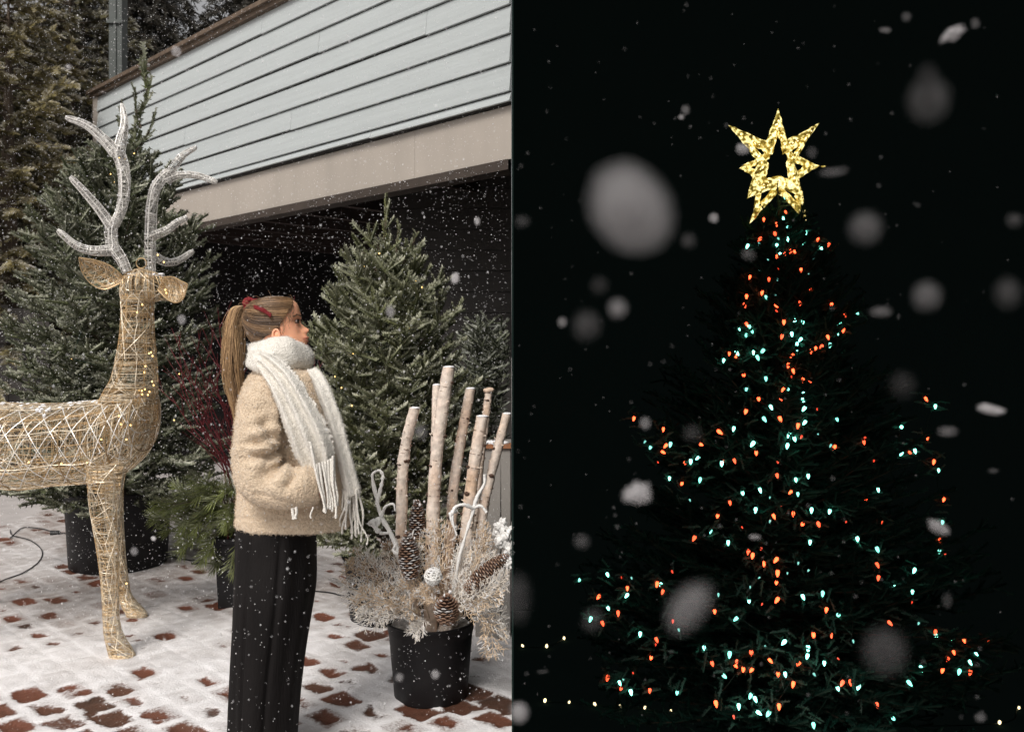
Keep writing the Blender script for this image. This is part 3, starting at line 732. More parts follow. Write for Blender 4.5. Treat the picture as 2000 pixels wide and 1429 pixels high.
# legs
def leg(rows, d, hd):
    r_ = densify([ring(P((a_ + b_) / 2, y, d), (b_ - a_) / 2 * d / FPX, h_, ns=16, ax=V3(1, 0, 0), up=EYD) for y, a_, b_, h_ in rows], 30)
    g = Geo(); S = Surf(r_); wrap_wires(g, S, 230, 26, 160, .0012, bold=4, nseg=16)
    return g
leg([(905, 172, 240, .09), (940, 172, 236, .08), (1000, 178, 228, .06), (1050, 186, 230, .05), (1090, 192, 231, .042), (1150, 199, 231, .038), (1210, 202, 232, .036), (1240, 204, 240, .038), (1265, 210, 256, .045), (1283, 215, 264, .048), (1287, 217, 262, .03)], 4.22, 0).build('leg', M['wire'], deer)
leg([(905, 196, 248, .08), (950, 198, 240, .07), (1010, 206, 240, .05), (1080, 218, 244, .04), (1130, 228, 250, .035), (1160, 232, 256, .033), (1180, 236, 272, .038), (1196, 246, 286, .045), (1203, 247, 288, .04)], 4.86, 0).build('leg', M['wire'], deer)
leg([(905, -190, -120, .09), (980, -165, -120, .06), (1050, -150, -120, .045), (1150, -150, -122, .036), (1240, -148, -115, .036), (1287, -140, -92, .045)], 4.22, 0).build('leg', M['wire'], deer)
leg([(905, -150, -90, .09), (980, -130, -80, .06), (1050, -112, -80, .045), (1120, -110, -84, .036), (1180, -106, -76, .036), (1203, -98, -60, .045)], 4.86, 0).build('leg', M['wire'], deer)
# snow lying on the back and head
g = Geo(); S = Surf(body_r)
for i in range(170):
    u = rng.uniform(.12, .82); b0 = S.ev(np.array([u]), np.array([.25 + rng.normal() * .035]))[0]
    blob(g, b0 + V3(0, 0, -.004), (rng.uniform(.008, .022), rng.uniform(.008, .02), rng.uniform(.004, .010)), 1, .3, 2, (1, 1, 1), i)
for i in range(26):
    b0 = P(rng.uniform(250, 320), 534 + rng.uniform(0, 6), 4.5 + rng.normal() * .03); blob(g, b0, (rng.uniform(.008, .02), .015, rng.uniform(.004, .009)), 1, .3, 2, (1, 1, 1), i)
for i in range(9):
    b0 = P(rng.uniform(70, 105), rng.uniform(795, 812), 4.27); blob(g, b0, rng.uniform(.006, .013, 3), 1, .3, 2, (1, 1, 1), i)
tag(g.build('lying_snow', M['snow'], deer, smooth=True), kind='stuff')
# warm little lights inside the wire
gb = Geo(); blob(gb, (0, 0, 0), (.0042, .0042, .005), 1)
bm0 = gb.build('light_bulb', M['warm'], deer, raw=True)
spots = [(295, 688), (291, 690), (298, 695), (284, 715), (282, 727), (297, 745), (300, 752), (272, 762), (277, 763), (283, 760), (278, 770), (292, 765), (289, 771), (255, 830), (247, 858), (325, 572), (323, 566), (308, 498), (320, 512), (278, 595), (268, 610), (245, 575), (170, 903), (198, 858), (120, 905), (56, 902), (232, 812), (247, 1139), (208, 1010), (236, 828)]
DO = np.array(deer.location)
for i, (x, y) in enumerate(spots):
    o = bm0 if i == 0 else bm0.copy()
    if i: COL.objects.link(o); o.parent = deer
    yy = 4.5 - (.28 if y > 800 else .12) + rng.normal() * .02; pnt = P(x, y, yy if y < 1000 else 4.2); o.location = tuple(pnt - DO)

# ================================================================== CABLES on the snow
def cable(pix, label, name='power_cable', r=.004, z=.012):
    pts = []
    for x, y in pix:
        d = FPX * (CZ - z) / (y - HY); pts.append(P(x, y, d))
    g = Geo(); tube(g, spline(pts, 60), r, 6, (1, 1, 1)); return tag(g.build(name, M['cable'], smooth=True), label, 'cable')
c1_ = cable([(-30, 1150), (10, 1131), (45, 1118), (75, 1097), (82, 1075), (60, 1055), (25, 1045), (20, 1035)], 'black cable lying in a loop on snow at the left edge')
o = cable([(20, 1050), (45, 1030), (80, 1032), (105, 1038), (140, 1042)], 'short black cable with plug running to the large tub')
g = Geo(); p = P(108, 1040, FPX * (CZ - .02) / (1040 - HY)); tube(g, [p + V3(-.04, 0, .0), p + V3(-.035, 0, .0), p + V3(.03, 0, 0), p + V3(.04, 0, 0)], [.008, .02, .018, .006], 8, (1, 1, 1)); sub(g.build('plug', M['cable']), o)
o = cable([(318, 1082), (345, 1088), (380, 1095), (420, 1101)], 'black cable with connector running from the large tub to the square planter')
g = Geo(); p = P(385, 1097, FPX * (CZ - .02) / (1097 - HY)); tube(g, [p + V3(-.04, 0, .0), p + V3(-.035, 0, .0), p + V3(.03, 0, 0), p + V3(.04, 0, 0)], [.008, .02, .018, .006], 8, (1, 1, 1)); sub(g.build('plug', M['cable']), o)
cable([(600, 1153), (640, 1156), (672, 1163), (700, 1170)], 'black cable crossing the snow between the trousers and the small tub')

# ================================================================== SQUARE PLANTER with pine boughs and red twigs
bx0 = P(419, 1190, 5.0)[0]; bx1 = P(525, 1190, 5.0)[0]
pl = thing('square_planter', ((bx0 + bx1) / 2, 5.16, 0), 'square black planter with pine boughs partly behind the woman', 'planter')
g = Geo(); zt_ = .405
cx, cy = (bx0 + bx1) / 2, 5.0 + (bx1 - bx0) / 2; hw = (bx1 - bx0) / 2
def sq(r, z): return [(cx - r, cy - r, z), (cx + r, cy - r, z), (cx + r, cy + r, z), (cx - r, cy + r, z)]
loft(g, [sq(hw * .9, 0), sq(hw, zt_ - .03), sq(hw + .012, zt_ - .028), sq(hw + .012, zt_), sq(hw - .01, zt_), sq(hw - .02, zt_ - .05)], cap=True)
g.build('shell', M['pot'], pl)
def bough_thing(label):
    t_ = thing('pine_bough', (cx, cy, zt_ - .03), label, 'greenery', None); return t_
pb = bough_thing('bunch of long-needled green pine boughs spilling from the square planter')
gl = Geo(); gt = Geo(); pos, dr, ln = [], [], []
ends = [(320, 985), (330, 1010), (345, 1030), (318, 1005), (360, 1000), (385, 975), (400, 1010), (380, 1050), (365, 965), (420, 960), (440, 990), (430, 1080), (350, 990), (455, 1000), (400, 945), (445, 960), (395, 1030), (410, 1065), (462, 1095), (375, 1015)]
for (x, y) in ends:
    x = max(x, 318) + (12 if x < 350 else 0)
    d = 4.95 + rng.uniform(-.12, .25)
    e_ = P(x, y, d); b0 = V3(cx + rng.normal() * .05, cy + rng.normal() * .05, zt_ - .03); md = (b0 + e_) / 2 + V3(0, 0, .10)
    sp = spline([b0, md, e_], 12); tube(gt, sp, np.linspace(.006, .002, 12), 4, (1, 1, 1), cap=False)
    for i in range(4, 12):
        pos.append(sp[i]); dr.append(sp[i] - sp[i - 1] + rng.normal(size=3) * .006); ln.append(.10)
        if i % 2: 
            q = nrm(sp[i] - sp[i - 1]) + rng.normal(size=3) * .55; pos.append(sp[i]); dr.append(q - V3(0, 0, .2)); ln.append(.11)
shoots(gl, pos, dr, ln, 'pine', 22, (.12, .135, .04), .24, tonev=.35, frostcol=(.6, .62, .55), under=(.2, .24, .08))
gt.build('stems', M['bark'], pb); gl.build('needles', M['foliage'], pb)
rb = thing('red_twig_bundle', (cx, cy, zt_ - .03), 'fan of bare dark red dogwood twigs standing in the square planter', 'branches')
tips = [(335, 640), (372, 655), (345, 730), (360, 710), (388, 700), (395, 640), (408, 735), (425, 690), (440, 700), (452, 740), (330, 765), (425, 600), (372, 780), (400, 800), (462, 690), (470, 800), (432, 780), (350, 690), (386, 745), (448, 830), (575, 578), (615, 665)]
for k, (x, y) in enumerate(tips):
    g = Geo(); d = 5.05 + rng.uniform(-.15, .3); e_ = P(x, y, d); b0 = V3(cx + rng.uniform(-.1, .12), cy + rng.normal() * .06, zt_ - .03)
    pts = [b0, b0 * .6 + e_ * .4 + V3(rng.uniform(.0, .09), 0, 0), b0 * .25 + e_ * .75 + V3(rng.normal() * .04, 0, rng.normal() * .03), e_]
    sp = spline(pts, 18); tube(g, sp, np.linspace(.0062, .0015, 18), 5, (1, 1, 1), cap=False)
    for i in (7, 9, 11, 13, 15):
        if rng.random() < .85:
            t2 = nrm(sp[i] - sp[i - 1]); s2 = nrm(t2 + V3(rng.choice([-1, 1]) * .6, rng.normal() * .3, .1)); L = rng.uniform(.08, .26)
            q = sp[i] + s2 * L * np.linspace(0, 1, 7)[:, None] + V3(0, 0, 1) * (.1 * L * np.linspace(0, 1, 7)**2)[:, None]
            tube(g, q, np.linspace(.0036, .001, 7), 4, (1, 1, 1), cap=False)
            if rng.random() < .6:
                q2 = q[3] + nrm(s2 + V3(rng.normal() * .5, 0, .7)) * L * .5 * np.linspace(0, 1, 4)[:, None]; tube(g, q2, [.002, .0018, .0014, .001], 3, (1, 1, 1), cap=False)
    g.build('twig', M['dogwood'], rb, smooth=True)

# ================================================================== GREY WOODEN BOX
gx0, gx1 = P(928, 900, 4.5)[0], -.006
gbx = thing('wooden_planter_box', ((gx0 + gx1) / 2, 4.6, 0), 'tall grey wooden box with snow on its top behind the birch logs', 'planter box')
g = Geo(); nb_ = 2
xs_ = [gx0, P(978, 900, 4.5)[0], gx1]
for i in range(2): box(g, (xs_[i] + .003, 4.5, 0), (xs_[i + 1] - .003, 4.53, .985))
box(g, (gx0, 4.531, 0), (gx0 + .03, 4.95, .985)); box(g, (gx0 + .031, 4.92, 0), (gx1, 4.95, .985)); box(g, (gx1 - .03, 4.531, 0), (gx1, 4.919, .985))
g.build('boards', M['greybox'], gbx)
g = Geo(); box(g, (gx0 - .01, 4.485, .986), (gx1, 4.56, 1.008)); box(g, (gx0 - .01, 4.561, .986), (gx0 + .04, 4.96, 1.008)); g.build('rim', M['orange_wood'], gbx)
g = Geo()
for i in range(30): blob(g, (rng.uniform(gx0 + .03, gx1 - .03), 4.52 + rng.normal() * .012, 1.012), (rng.uniform(.015, .03), .02, rng.uniform(.006, .014)), 1, .3, 2, (1, 1, 1), i)
g.build('snow_cap', M['snow'], gbx, smooth=True)

# ================================================================== ROUND POT with birch logs
PC = V3(-.352, 3.775, 0)
nursery_pot('planter_pot', tuple(PC), .158, .186, .335, 'large round black pot in front holding birch logs and cones')
def birch(pts, r, d, label, knob=False):
    t_ = thing('birch_log', tuple(P(*pts[0], d)), label, 'birch log', 'birch logs in the round pot')
    base = V3(PC[0] + (P(*pts[0], d)[0] - PC[0]) * .45, PC[1] + (d - PC[1]) * .8, .30)
    p = spline([base] + [P(x, y, d) for x, y in pts], 44); g = Geo()
    n = len(p); zc = np.linspace(0, 1, n); sides = 18
    tt, N_, B_ = frames(p); a_ = np.linspace(0, 2 * np.pi, sides, endpoint=False)
    rr = r / FPX * d * (1.08 - .12 * zc)
    rr = rr[:, None] * (1 + .05 * rng.normal(size=(n, 1)) + .03 * np.cos(2 * a_ + rng.random() * 6)[None])
    v = p[:, None] + rr[..., None] * (np.cos(a_)[None, :, None] * N_[:, None] + np.sin(a_)[None, :, None] * B_[:, None])
    c = np.empty((n, sides, 3)); seed = rng.random() * 50
    for i in range(n):
        for j in range(sides):
            nn = mnoise.noise(Vector((zc[i] * 16 + seed, math.cos(a_[j]) * 1.2, math.sin(a_[j]) * 1.2))); n2 = mnoise.noise(Vector((zc[i] * 5 + seed, math.cos(a_[j]) * .8, seed)))
            b0 = np.array([.80, .69, .60]) * (1 + .22 * nn); orange = max(0, min(1, (n2 + .05) * 1.9)); b0 = b0 * (1 - orange * .6) + np.array([.58, .35, .19]) * orange * .6; pk = max(0, min(1, nn * 2)); b0 = b0 * (1 - .3 * pk) + np.array([.50, .33, .26]) * .3 * pk
            c[i, j] = b0
    g.add(v.reshape(-1, 3), ringfaces(n, sides), c.reshape(-1, 3))
    for e in (0, -1):
        k = np.arange(sides); f = np.stack([k, (k + 1) % sides, np.full(sides, sides)], 1); f = f[:, ::-1] if e == 0 else f
        g.add(np.vstack([v[e], v[e].mean(0)]), f, (.62, .50, .38))
    kg = g; Lr = r / FPX * d
    for i in range(rng.integers(11, 16)):       # dark branch scars and lenticels facing all round
        k = rng.integers(6, n - 3); th = rng.uniform(0, 6.28); pos_ = p[k] + Lr * 1.0 * (math.cos(th) * N_[k] + math.sin(th) * B_[k])
        rm = align((math.cos(th) * N_[k] + math.sin(th) * B_[k])[None], tt[k])[0]
        blob(kg, pos_, (Lr * .26, Lr * rng.uniform(.25, .62), Lr * rng.uniform(.15, .42)), 2, .4, 2, (.09, .05, .035), i, rot=rm)
    for i in range(55):
        k = rng.integers(4, n - 3); th = rng.uniform(0, 6.28); aa = np.linspace(th, th + rng.uniform(.3, .9), 5)
        q = p[k] + Lr * 1.035 * (np.cos(aa)[:, None] * N_[k] + np.sin(aa)[:, None] * B_[k]); tube(kg, q, rng.uniform(.0008, .0016), 3, (.25, .16, .11), cap=False)
    for i in range(16):                         # peeling curls
        k = rng.integers(6, n - 3); th = rng.uniform(0, 6.28); o_ = math.cos(th) * N_[k] + math.sin(th) * B_[k]; q = p[k] + o_ * Lr * (1 + np.array([0, .12, .3, .35]))[:, None] + tt[k] * (np.array([0, .004, .006, .002]))[:, None]
        tube(kg, q, [.003, .003, .002, .001], 4, (.78, .68, .58), cap=False)
    g.build('bark', M['birch'], t_, smooth=True)
    sg = Geo(); blob(sg, p[-1] + tt[-1] * .001, (Lr * 1.0, Lr * 1.0, .006), 2, .2, 3, (1, 1, 1)); sg.build('snow_cap', M['snow'], t_, smooth=True)
    if knob:
        kb = Geo(); blob(kb, p[-1], (Lr * 1.55, Lr * 1.55, Lr * .8), 2, .15, 2, (.62, .47, .36)); kb.build('knob', M['birch'], t_, smooth=True)
    return t_
birch([(786, 1075), (785, 990), (786, 930), (793, 865), (810, 797)], 11, 3.72, 'leftmost birch log, slightly bent, nearest the woman')
birch([(843, 1070), (843, 980), (849, 880), (853, 752)], 8.5, 3.80, 'thin birch log tight against the tallest log')
birch([(843, 1110), (846, 1000), (852, 900), (864, 800), (877, 717)], 12.5, 3.70, 'tallest birch log with black knots')
birch([(880, 1040), (885, 960), (900, 860), (919, 759)], 10, 3.82, 'pinkish birch log right of the tallest log')
birch([(905, 1090), (915, 1000), (926, 910), (942, 813)], 12.5, 3.70, 'thick orange-stained birch log with flat snowy top')
birch([(925, 1020), (938, 900), (947, 830), (955, 762)], 7.5, 3.86, 'thin birch log with a mushroom-like knob on its top', True)
birch([(932, 1090), (945, 990), (966, 900), (990, 808)], 9.5, 3.76, 'birch log leaning furthest right over the grey box')

# white driftwood branches
def drift(paths, d, label):
    t_ = thing('white_branch', (PC[0], PC[1], .32), label, 'branch', 'white painted branches in the round pot'); g = Geo()
    for pts, r0, r1 in paths:
        p = spline(np.array([P(x, y, d + z) for x, y, z in pts]), 22); tube(g, p, np.linspace(r0, r1, 22) * .85 / FPX * d * (1 + .18 * rng.normal(size=22)), 8, (1, 1, 1), bump=.08)
    g.build('wood', M['white_wood'], t_, smooth=True); return t_
drift([([(800, 1210, .1), (790, 1120, 0), (765, 1045, 0), (745, 1010, 0), (735, 970, 0), (727, 930, 0), (735, 919, 0)], 7, 3), ([(736, 985, 0), (743, 955, 0), (748, 930, 0), (742, 919, 0), (736, 919, 0)], 4, 3),
       ([(745, 1012, 0), (752, 990, -.02), (768, 984, -.03), (772, 998, -.03)], 4, 2), ([(740, 1020, 0), (728, 1018, -.02), (720, 1024, -.02)], 9, 4), ([(760, 1040, 0), (742, 1040, -.02), (728, 1022, -.02)], 3, 6),
       ([(785, 1080, 0), (800, 1060, -.03), (808, 1035, -.03)], 4, 1.5), ([(775, 1060, 0), (768, 1075, -.03), (782, 1080, -.03), (800, 1070, -.02)], 3, 5)], 3.55, 'forked white branch looping up beside the woman’s scarf')
drift([([(880, 1200, .1), (895, 1100, 0), (908, 1050, 0), (922, 1005, 0), (932, 970, 0), (946, 945, 0), (947, 926, 0)], 5, 3.5), ([(925, 993, 0), (905, 985, -.03), (888, 992, -.04), (884, 1015, -.05), (892, 1045, -.05)], 5, 2), ([(925, 990, 0), (940, 988, 0), (950, 1000, 0)], 4, 3), ([(890, 995, -.03), (880, 1005, -.05), (886, 1030, -.05)], 6, 2)], 3.5, 'white branch with a hooked arm crossing the birch logs')
drift([([(810, 1200, 0), (750, 1175, -.05), (700, 1160, -.08), (672, 1145, -.1), (655, 1138, -.1), (642, 1130, -.1)], 5, 2.5), ([(672, 1146, -.1), (660, 1134, -.1), (648, 1128, -.1)], 3, 2)], 3.6, 'curly white twig reaching left towards the trousers')
t_ = thing('white_branch', (PC[0], PC[1], .32), 'gnarled white root lump at the right edge of the round pot', 'branch', 'white painted branches in the round pot'); g = Geo()
for i, (x, y, r) in enumerate([(978, 1030, 10), (985, 1045, 13), (990, 1062, 10), (975, 1055, 8), (982, 1020, 6), (993, 1078, 8), (992, 1100, 6), (970, 1040, 6)]): blob(g, P(x, y, 3.62), np.array([r * 1.15, r, r * 1.5]) / FPX * 3.62, 3, 1.1, 1.8, (1, 1, 1), i)
tube(g, spline([P(990, 1075, 3.62), P(975, 1130, 3.66), P(930, 1190, 3.7)], 14), np.linspace(.016, .01, 14), 8, (1, 1, 1), bump=.1)
fuse('wood', g, M['white_wood'], t_, .003, 1, lambda co, no: .004 * np.array([mnoise.noise(Vector(c * 90)) for c in co]))

# pine cones
def cone(x, y, d, L, r, axis, label, snow=.3):
    t_ = thing('pine_cone', tuple(P(x, y, d)), label, 'pine cone', 'pine cones in the round pot'); g = Geo(); c0 = P(x, y, d); axis = nrm(np.asarray(axis, float))
    Lm = L / FPX * d; rm_ = r / FPX * d; u_ = nrm(np.cross(axis, V3(0, 1, .1))); w_ = np.cross(axis, u_)
    tube(g, [c0 - axis * Lm / 2, c0, c0 + axis * Lm / 2 * .9], [rm_ * .35, rm_ * .5, rm_ * .1], 8, (.05, .025, .018))
    rows = max(9, int(L / 4.2)); 
    for i in range(rows):
        f = i / (rows - 1); rad = rm_ * (math.sin(math.pi * (.16 + .80 * f))**.65) ; k = 9
        for j in range(k):
            th = (j + .5 * (i % 2)) * 2 * math.pi / k; o_ = math.cos(th) * u_ + math.sin(th) * w_; s_ = np.cross(axis, o_)
            b0 = c0 + axis * (Lm * (f - .5)); wd = rad * .40
            tip = b0 + o_ * rad + axis * rm_ * .16
            m0 = b0 + o_ * rad * .6
            v = [b0 + o_ * rad * .2 - s_ * wd * .4, b0 + o_ * rad * .2 + s_ * wd * .4, m0 + s_ * wd, tip + s_ * wd * .55, tip + axis * rm_ * .06, tip - s_ * wd * .55, m0 - s_ * wd,
                 tip + s_ * wd * .4 - axis * rm_ * .10, tip - s_ * wd * .4 - axis * rm_ * .10]
            up = o_[2] * .3 + axis[2] * .1
            tipc = np.array([.36, .23, .16]) if rng.random() > snow else np.array([.78, .76, .74])
            C = [(.10, .045, .03)] * 3 + [tuple(tipc)] * 3 + [(.10, .045, .03)] + [(.07, .03, .02)] * 2
            g.add(v, [[0, 1, 2, 6], [2, 3, 5, 6]], C); g.add(v, [[3, 4, 5]], C); g.add(v, [[3, 5, 8, 7]], C); g.add(v, [[2, 3, 7, 6], [6, 7, 8, 5]], C)
    g.build('scales', M['cone'], t_)
    sg = Geo()
    for i in range(7):
        blob(sg, c0 + axis * Lm * .46 * np.sign(axis[2] + .01) + rng.normal(size=3) * rm_ * .3, rng.uniform(.004, .009, 3), 1, .3, 2, (1, 1, 1), i)
    sg.build('snow_cap', M['snow'], t_, smooth=True)
cone(815, 1015, 3.80, 72, 17, (0, 0, 1), 'upright pine cone standing behind, its tip between birch logs', .45)
cone(799, 1086, 3.46, 88, 21, (-.08, 0, 1), 'large upright snowy pine cone left of the wicker ball', .45)
cone(872, 1190, 3.42, 56, 25, (0, -.2, 1), 'squat red-brown pine cone with snowy crown at the pot rim', .12)
cone(950, 1118, 3.46, 104, 18, (.72, 0, .62), 'long dark pine cone lying diagonally at the right', .10)
# wicker ball
t_ = thing('wicker_ball', tuple(P(846, 1125, 3.44)), 'small white wicker ball dusted with snow in the middle of the sprays', 'ball'); g = Geo(); c0 = P(846, 1125, 3.40); r_ = 18 / FPX * 3.4
for i in range(26):
    q = nrm(rng.normal(size=3)); u_ = nrm(np.cross(q, V3(.2, .3, 1))); w_ = np.cross(q, u_); a_ = np.linspace(0, 2 * np.pi, 20)
    tube(g, c0 + r_ * rng.uniform(.92, 1.0) * (np.cos(a_)[:, None] * u_ + np.sin(a_)[:, None] * w_), .0017, 4, (1, 1, 1), cap=False)
g.build('wicker', M['white_wood'], t_, smooth=True)
g = Geo(); a_ = np.linspace(0, 3.0, 12)
for i in range(14): blob(g, c0 + r_ * .9 * nrm(V3(rng.normal() * .5, rng.normal() * .5 - .3, 1)), (.007, .007, .004), 1, .3, 2, (1, 1, 1), i)
g.build('snow_cap', M['snow'], t_, smooth=True)

# glittery dried cedar sprays
SPC = {'tan': (.70, .54, .38), 'silver': (.74, .67, .59), 'white': (.85, .80, .73), 'brown': (.44, .31, .21)}
def spray(path, d0, d1, width, colk, label, dens=1.0, dark=.0):
    p = np.array([P(x, y, d0 + (d1 - d0) * i / (len(path) - 1)) for i, (x, y) in enumerate(path)]); base = V3(PC[0] + (p[0][0] - PC[0]) * .5, PC[1], .31)
    p = spline(np.vstack([base, p]), 26)
    t_ = thing('dried_spray', tuple(base), label, 'dried foliage', 'dried sprays in the round pot'); g = Geo(); col = np.array(SPC[colk])
    tube(g, p, np.linspace(.0028, .0012, 26), 4, col * .7, cap=False)
    tt = nrm(np.gradient(p, axis=0)); nrm_ = nrm(V3(rng.normal() * .3, -1, .3 + rng.normal() * .3)); w_m = 1.18 * width / FPX * d0
    segs = []
    for i in range(7, 26, 2):
        f = (i - 7) / 18; L1 = w_m * (math.sin(math.pi * (.15 + .8 * f))**.7) * rng.uniform(.8, 1.1)
        side = nrm(np.cross(tt[i], nrm_))
        for sg in (-1, 1):
            d1_ = nrm(tt[i] * .75 + side * sg * .75 + rng.normal(size=3) * .12); m = 6
            q = p[i] + d1_ * L1 * np.linspace(0, 1, m)[:, None] + tt[i] * (.15 * L1 * np.linspace(0, 1, m)**2)[:, None] - V3(0, 0, .12 * L1) * (np.linspace(0, 1, m)**2)[:, None]
            tube(g, q, np.linspace(.0016, .0009, m), 3, col * rng.uniform(.7, 1.1), cap=False)
            for k in range(1, m):
                for s2 in (-1, 1):
                    for z_ in range(1):
                        if rng.random() > dens * .72: continue
                        d2 = nrm(d1_ * .8 + np.cross(d1_, nrm_) * s2 * .7 + rng.normal(size=3) * .2); L2 = L1 * .34 * rng.uniform(.5, 1.2) + .007
                        o_ = q[k] - d1_ * L1 * .1 * z_
                        cc = col * rng.uniform(.75, 1.15) if rng.random() < .6 else np.array([.80, .78, .76])
                        tube(g, [o_, o_ + d2 * L2 * .55, o_ + d2 * L2 + tt[i] * L2 * .15], [.0012, .0013, .0008], 3, cc, cap=False)
                        if rng.random() < .6:
                            o2 = o_ + d2 * L2 * .5; d3 = nrm(d2 + np.cross(d2, nrm_) * rng.choice([-1, 1]) * .8); tube(g, [o2, o2 + d3 * L2 * .5], [.0011, .0008], 3, cc, cap=False)
    g.build('sprigs', M['spray'], t_); return t_
SP = [([(790, 1160), (740, 1120), (705, 1075)], 3.52, 3.46, 26, 'white', 'whitish spray rising left under the hanging scarf fringe'),
      ([(862, 1140), (860, 1080), (858, 1020)], 3.56, 3.54, 24, 'tan', 'tall pale spray standing against two birch logs'),
      ([(915, 1140), (935, 1080), (945, 1025)], 3.5, 3.5, 24, 'tan', 'tan upright spray before the rightmost logs'),
      ([(925, 1165), (960, 1140), (992, 1120)], 3.42, 3.4, 22, 'silver', 'silvery spray at right, above the dark cone’s end'),
      ([(785, 1150), (800, 1110), (818, 1070)], 3.5, 3.5, 22, 'silver', 'silvery spray leaning on the large upright cone'),
      ([(775, 1200), (735, 1205), (700, 1200)], 3.4, 3.34, 20, 'white', 'whitish spray lowest at the left rim'),
      ([(765, 1140), (735, 1120), (712, 1098)], 3.55, 3.5, 22, 'brown', 'brown feathery spray in the thick of the left side'),
      ([(780, 1185), (735, 1170), (700, 1160)], 3.4, 3.34, 26, 'tan', 'tan spray lying over the silvery ones at left'),
      ([(850, 1185), (838, 1165), (822, 1150)], 3.46, 3.42, 20, 'tan', 'small tan spray at the foot of the wicker ball'),
      ([(890, 1150), (900, 1110), (905, 1075)], 3.52, 3.52, 24, 'white', 'whitish upright spray right of the wicker ball'),
      ([(770, 1150), (725, 1110), (690, 1078)], 3.6, 3.5, 26, 'tan', 'tan spray pointing up-left just below the scarf fringe'),
      ([(760, 1160), (710, 1130), (675, 1105)], 3.5, 3.4, 26, 'tan', 'golden fan spray above the curly twig'),
      ([(775, 1170), (720, 1155), (672, 1150)], 3.45, 3.35, 26, 'white', 'whitish spray spreading left over the small tub'),
      ([(790, 1195), (740, 1185), (688, 1175)], 3.45, 3.35, 28, 'silver', 'silvery spray reaching lowest on the left side'),
      ([(800, 1205), (760, 1190), (712, 1192)], 3.5, 3.36, 22, 'silver', 'silvery spray drooping on the pot’s left rim'),
      ([(815, 1160), (790, 1120), (752, 1085)], 3.6, 3.6, 24, 'silver', 'silver-grey spray beside the forked white branch'),
      ([(840, 1150), (838, 1090), (835, 1040)], 3.66, 3.66, 26, 'tan', 'upright tan spray in front of the tallest birch log'),
      ([(865, 1150), (872, 1090), (882, 1030)], 3.6, 3.6, 28, 'brown', 'upright brown spray between birch logs'),
      ([(880, 1160), (905, 1110), (925, 1060)], 3.55, 3.55, 26, 'silver', 'silvery spray leaning right of the wicker ball'),
      ([(885, 1170), (925, 1130), (965, 1085)], 3.5, 3.5, 28, 'silver', 'grey spray in front of the white root lump'),
      ([(830, 1180), (815, 1150), (790, 1130)], 3.5, 3.45, 24, 'tan', 'tan spray under the large upright cone'),
      ([(895, 1195), (930, 1175), (975, 1160)], 3.5, 3.4, 26, 'tan', 'tan spray crossing below the long dark cone'),
      ([(915, 1200), (945, 1205), (960, 1240), (962, 1275)], 3.45, 3.42, 26, 'tan', 'tan spray hanging down over the pot’s right side'),
      ([(925, 1190), (965, 1195), (985, 1215), (990, 1240)], 3.5, 3.5, 20, 'white', 'pale spray hanging at the far right edge'),
      ([(830, 1212), (820, 1222), (808, 1236)], 3.48, 3.44, 17, 'white', 'small pale sprig hooked over the front rim of the pot'),
      ([(790, 1130), (770, 1090), (757, 1062)], 3.7, 3.7, 22, 'brown', 'dark brown spray behind the forked white branch'),
      ([(870, 1195), (900, 1170), (920, 1140)], 3.46, 3.44, 22, 'silver', 'grey spray right of the squat pine cone'),
      ([(905, 1140), (935, 1090), (960, 1045)], 3.7, 3.7, 26, 'brown', 'brown spray behind the logs at right'),
      ([(810, 1195), (780, 1175), (745, 1150)], 3.44, 3.38, 24, 'tan', 'tan spray covering the middle of the left side')]
XLIM[0] = -.006
for s_ in SP: spray(*s_)
XLIM[0] = 99.

# ================================================================== PERSON
rng = np.random.default_rng(77)
WD = 3.2; KW = WD / FPX
woman = thing('person', (P(520, 1479, WD)[0], WD, 0), 'person with a ponytail in cream fleece jacket, white fringed scarf and wide black trousers', 'person')
def Lr(rows, n, pw=.85, ns=72):               # sections (py, xl, xr, halfdepth)
    o = []
    for y, a_, b_, h_ in rows: o.append(ring(P((a_ + b_) / 2, y, WD), (b_ - a_) / 2 * KW, h_, ns=ns, ax=V3(1, 0, 0), up=V3(0, 1, 0), pw=pw))
    return densify(o, n)
fY = [578, 582, 588, 595, 603, 612, 619, 625, 629, 633, 637, 641, 644, 648, 651, 655, 659, 662, 665, 669, 673, 679, 686, 692, 697, 702]
fX = [548, 566, 575, 581, 584, 586.5, 589, 588, 587, 590, 595.5, 602, 606, 604, 598.5, 599.5, 602.5, 600.5, 602, 600.5, 598, 600.5, 601.5, 598, 588, 570]
bX = [548, 566, 575, 581, 584, 586, 587.5, 586, 585.5, 586, 587, 588, 589, 590, 591, 593, 595, 594, 595, 594, 594, 597, 598, 595, 586, 569]
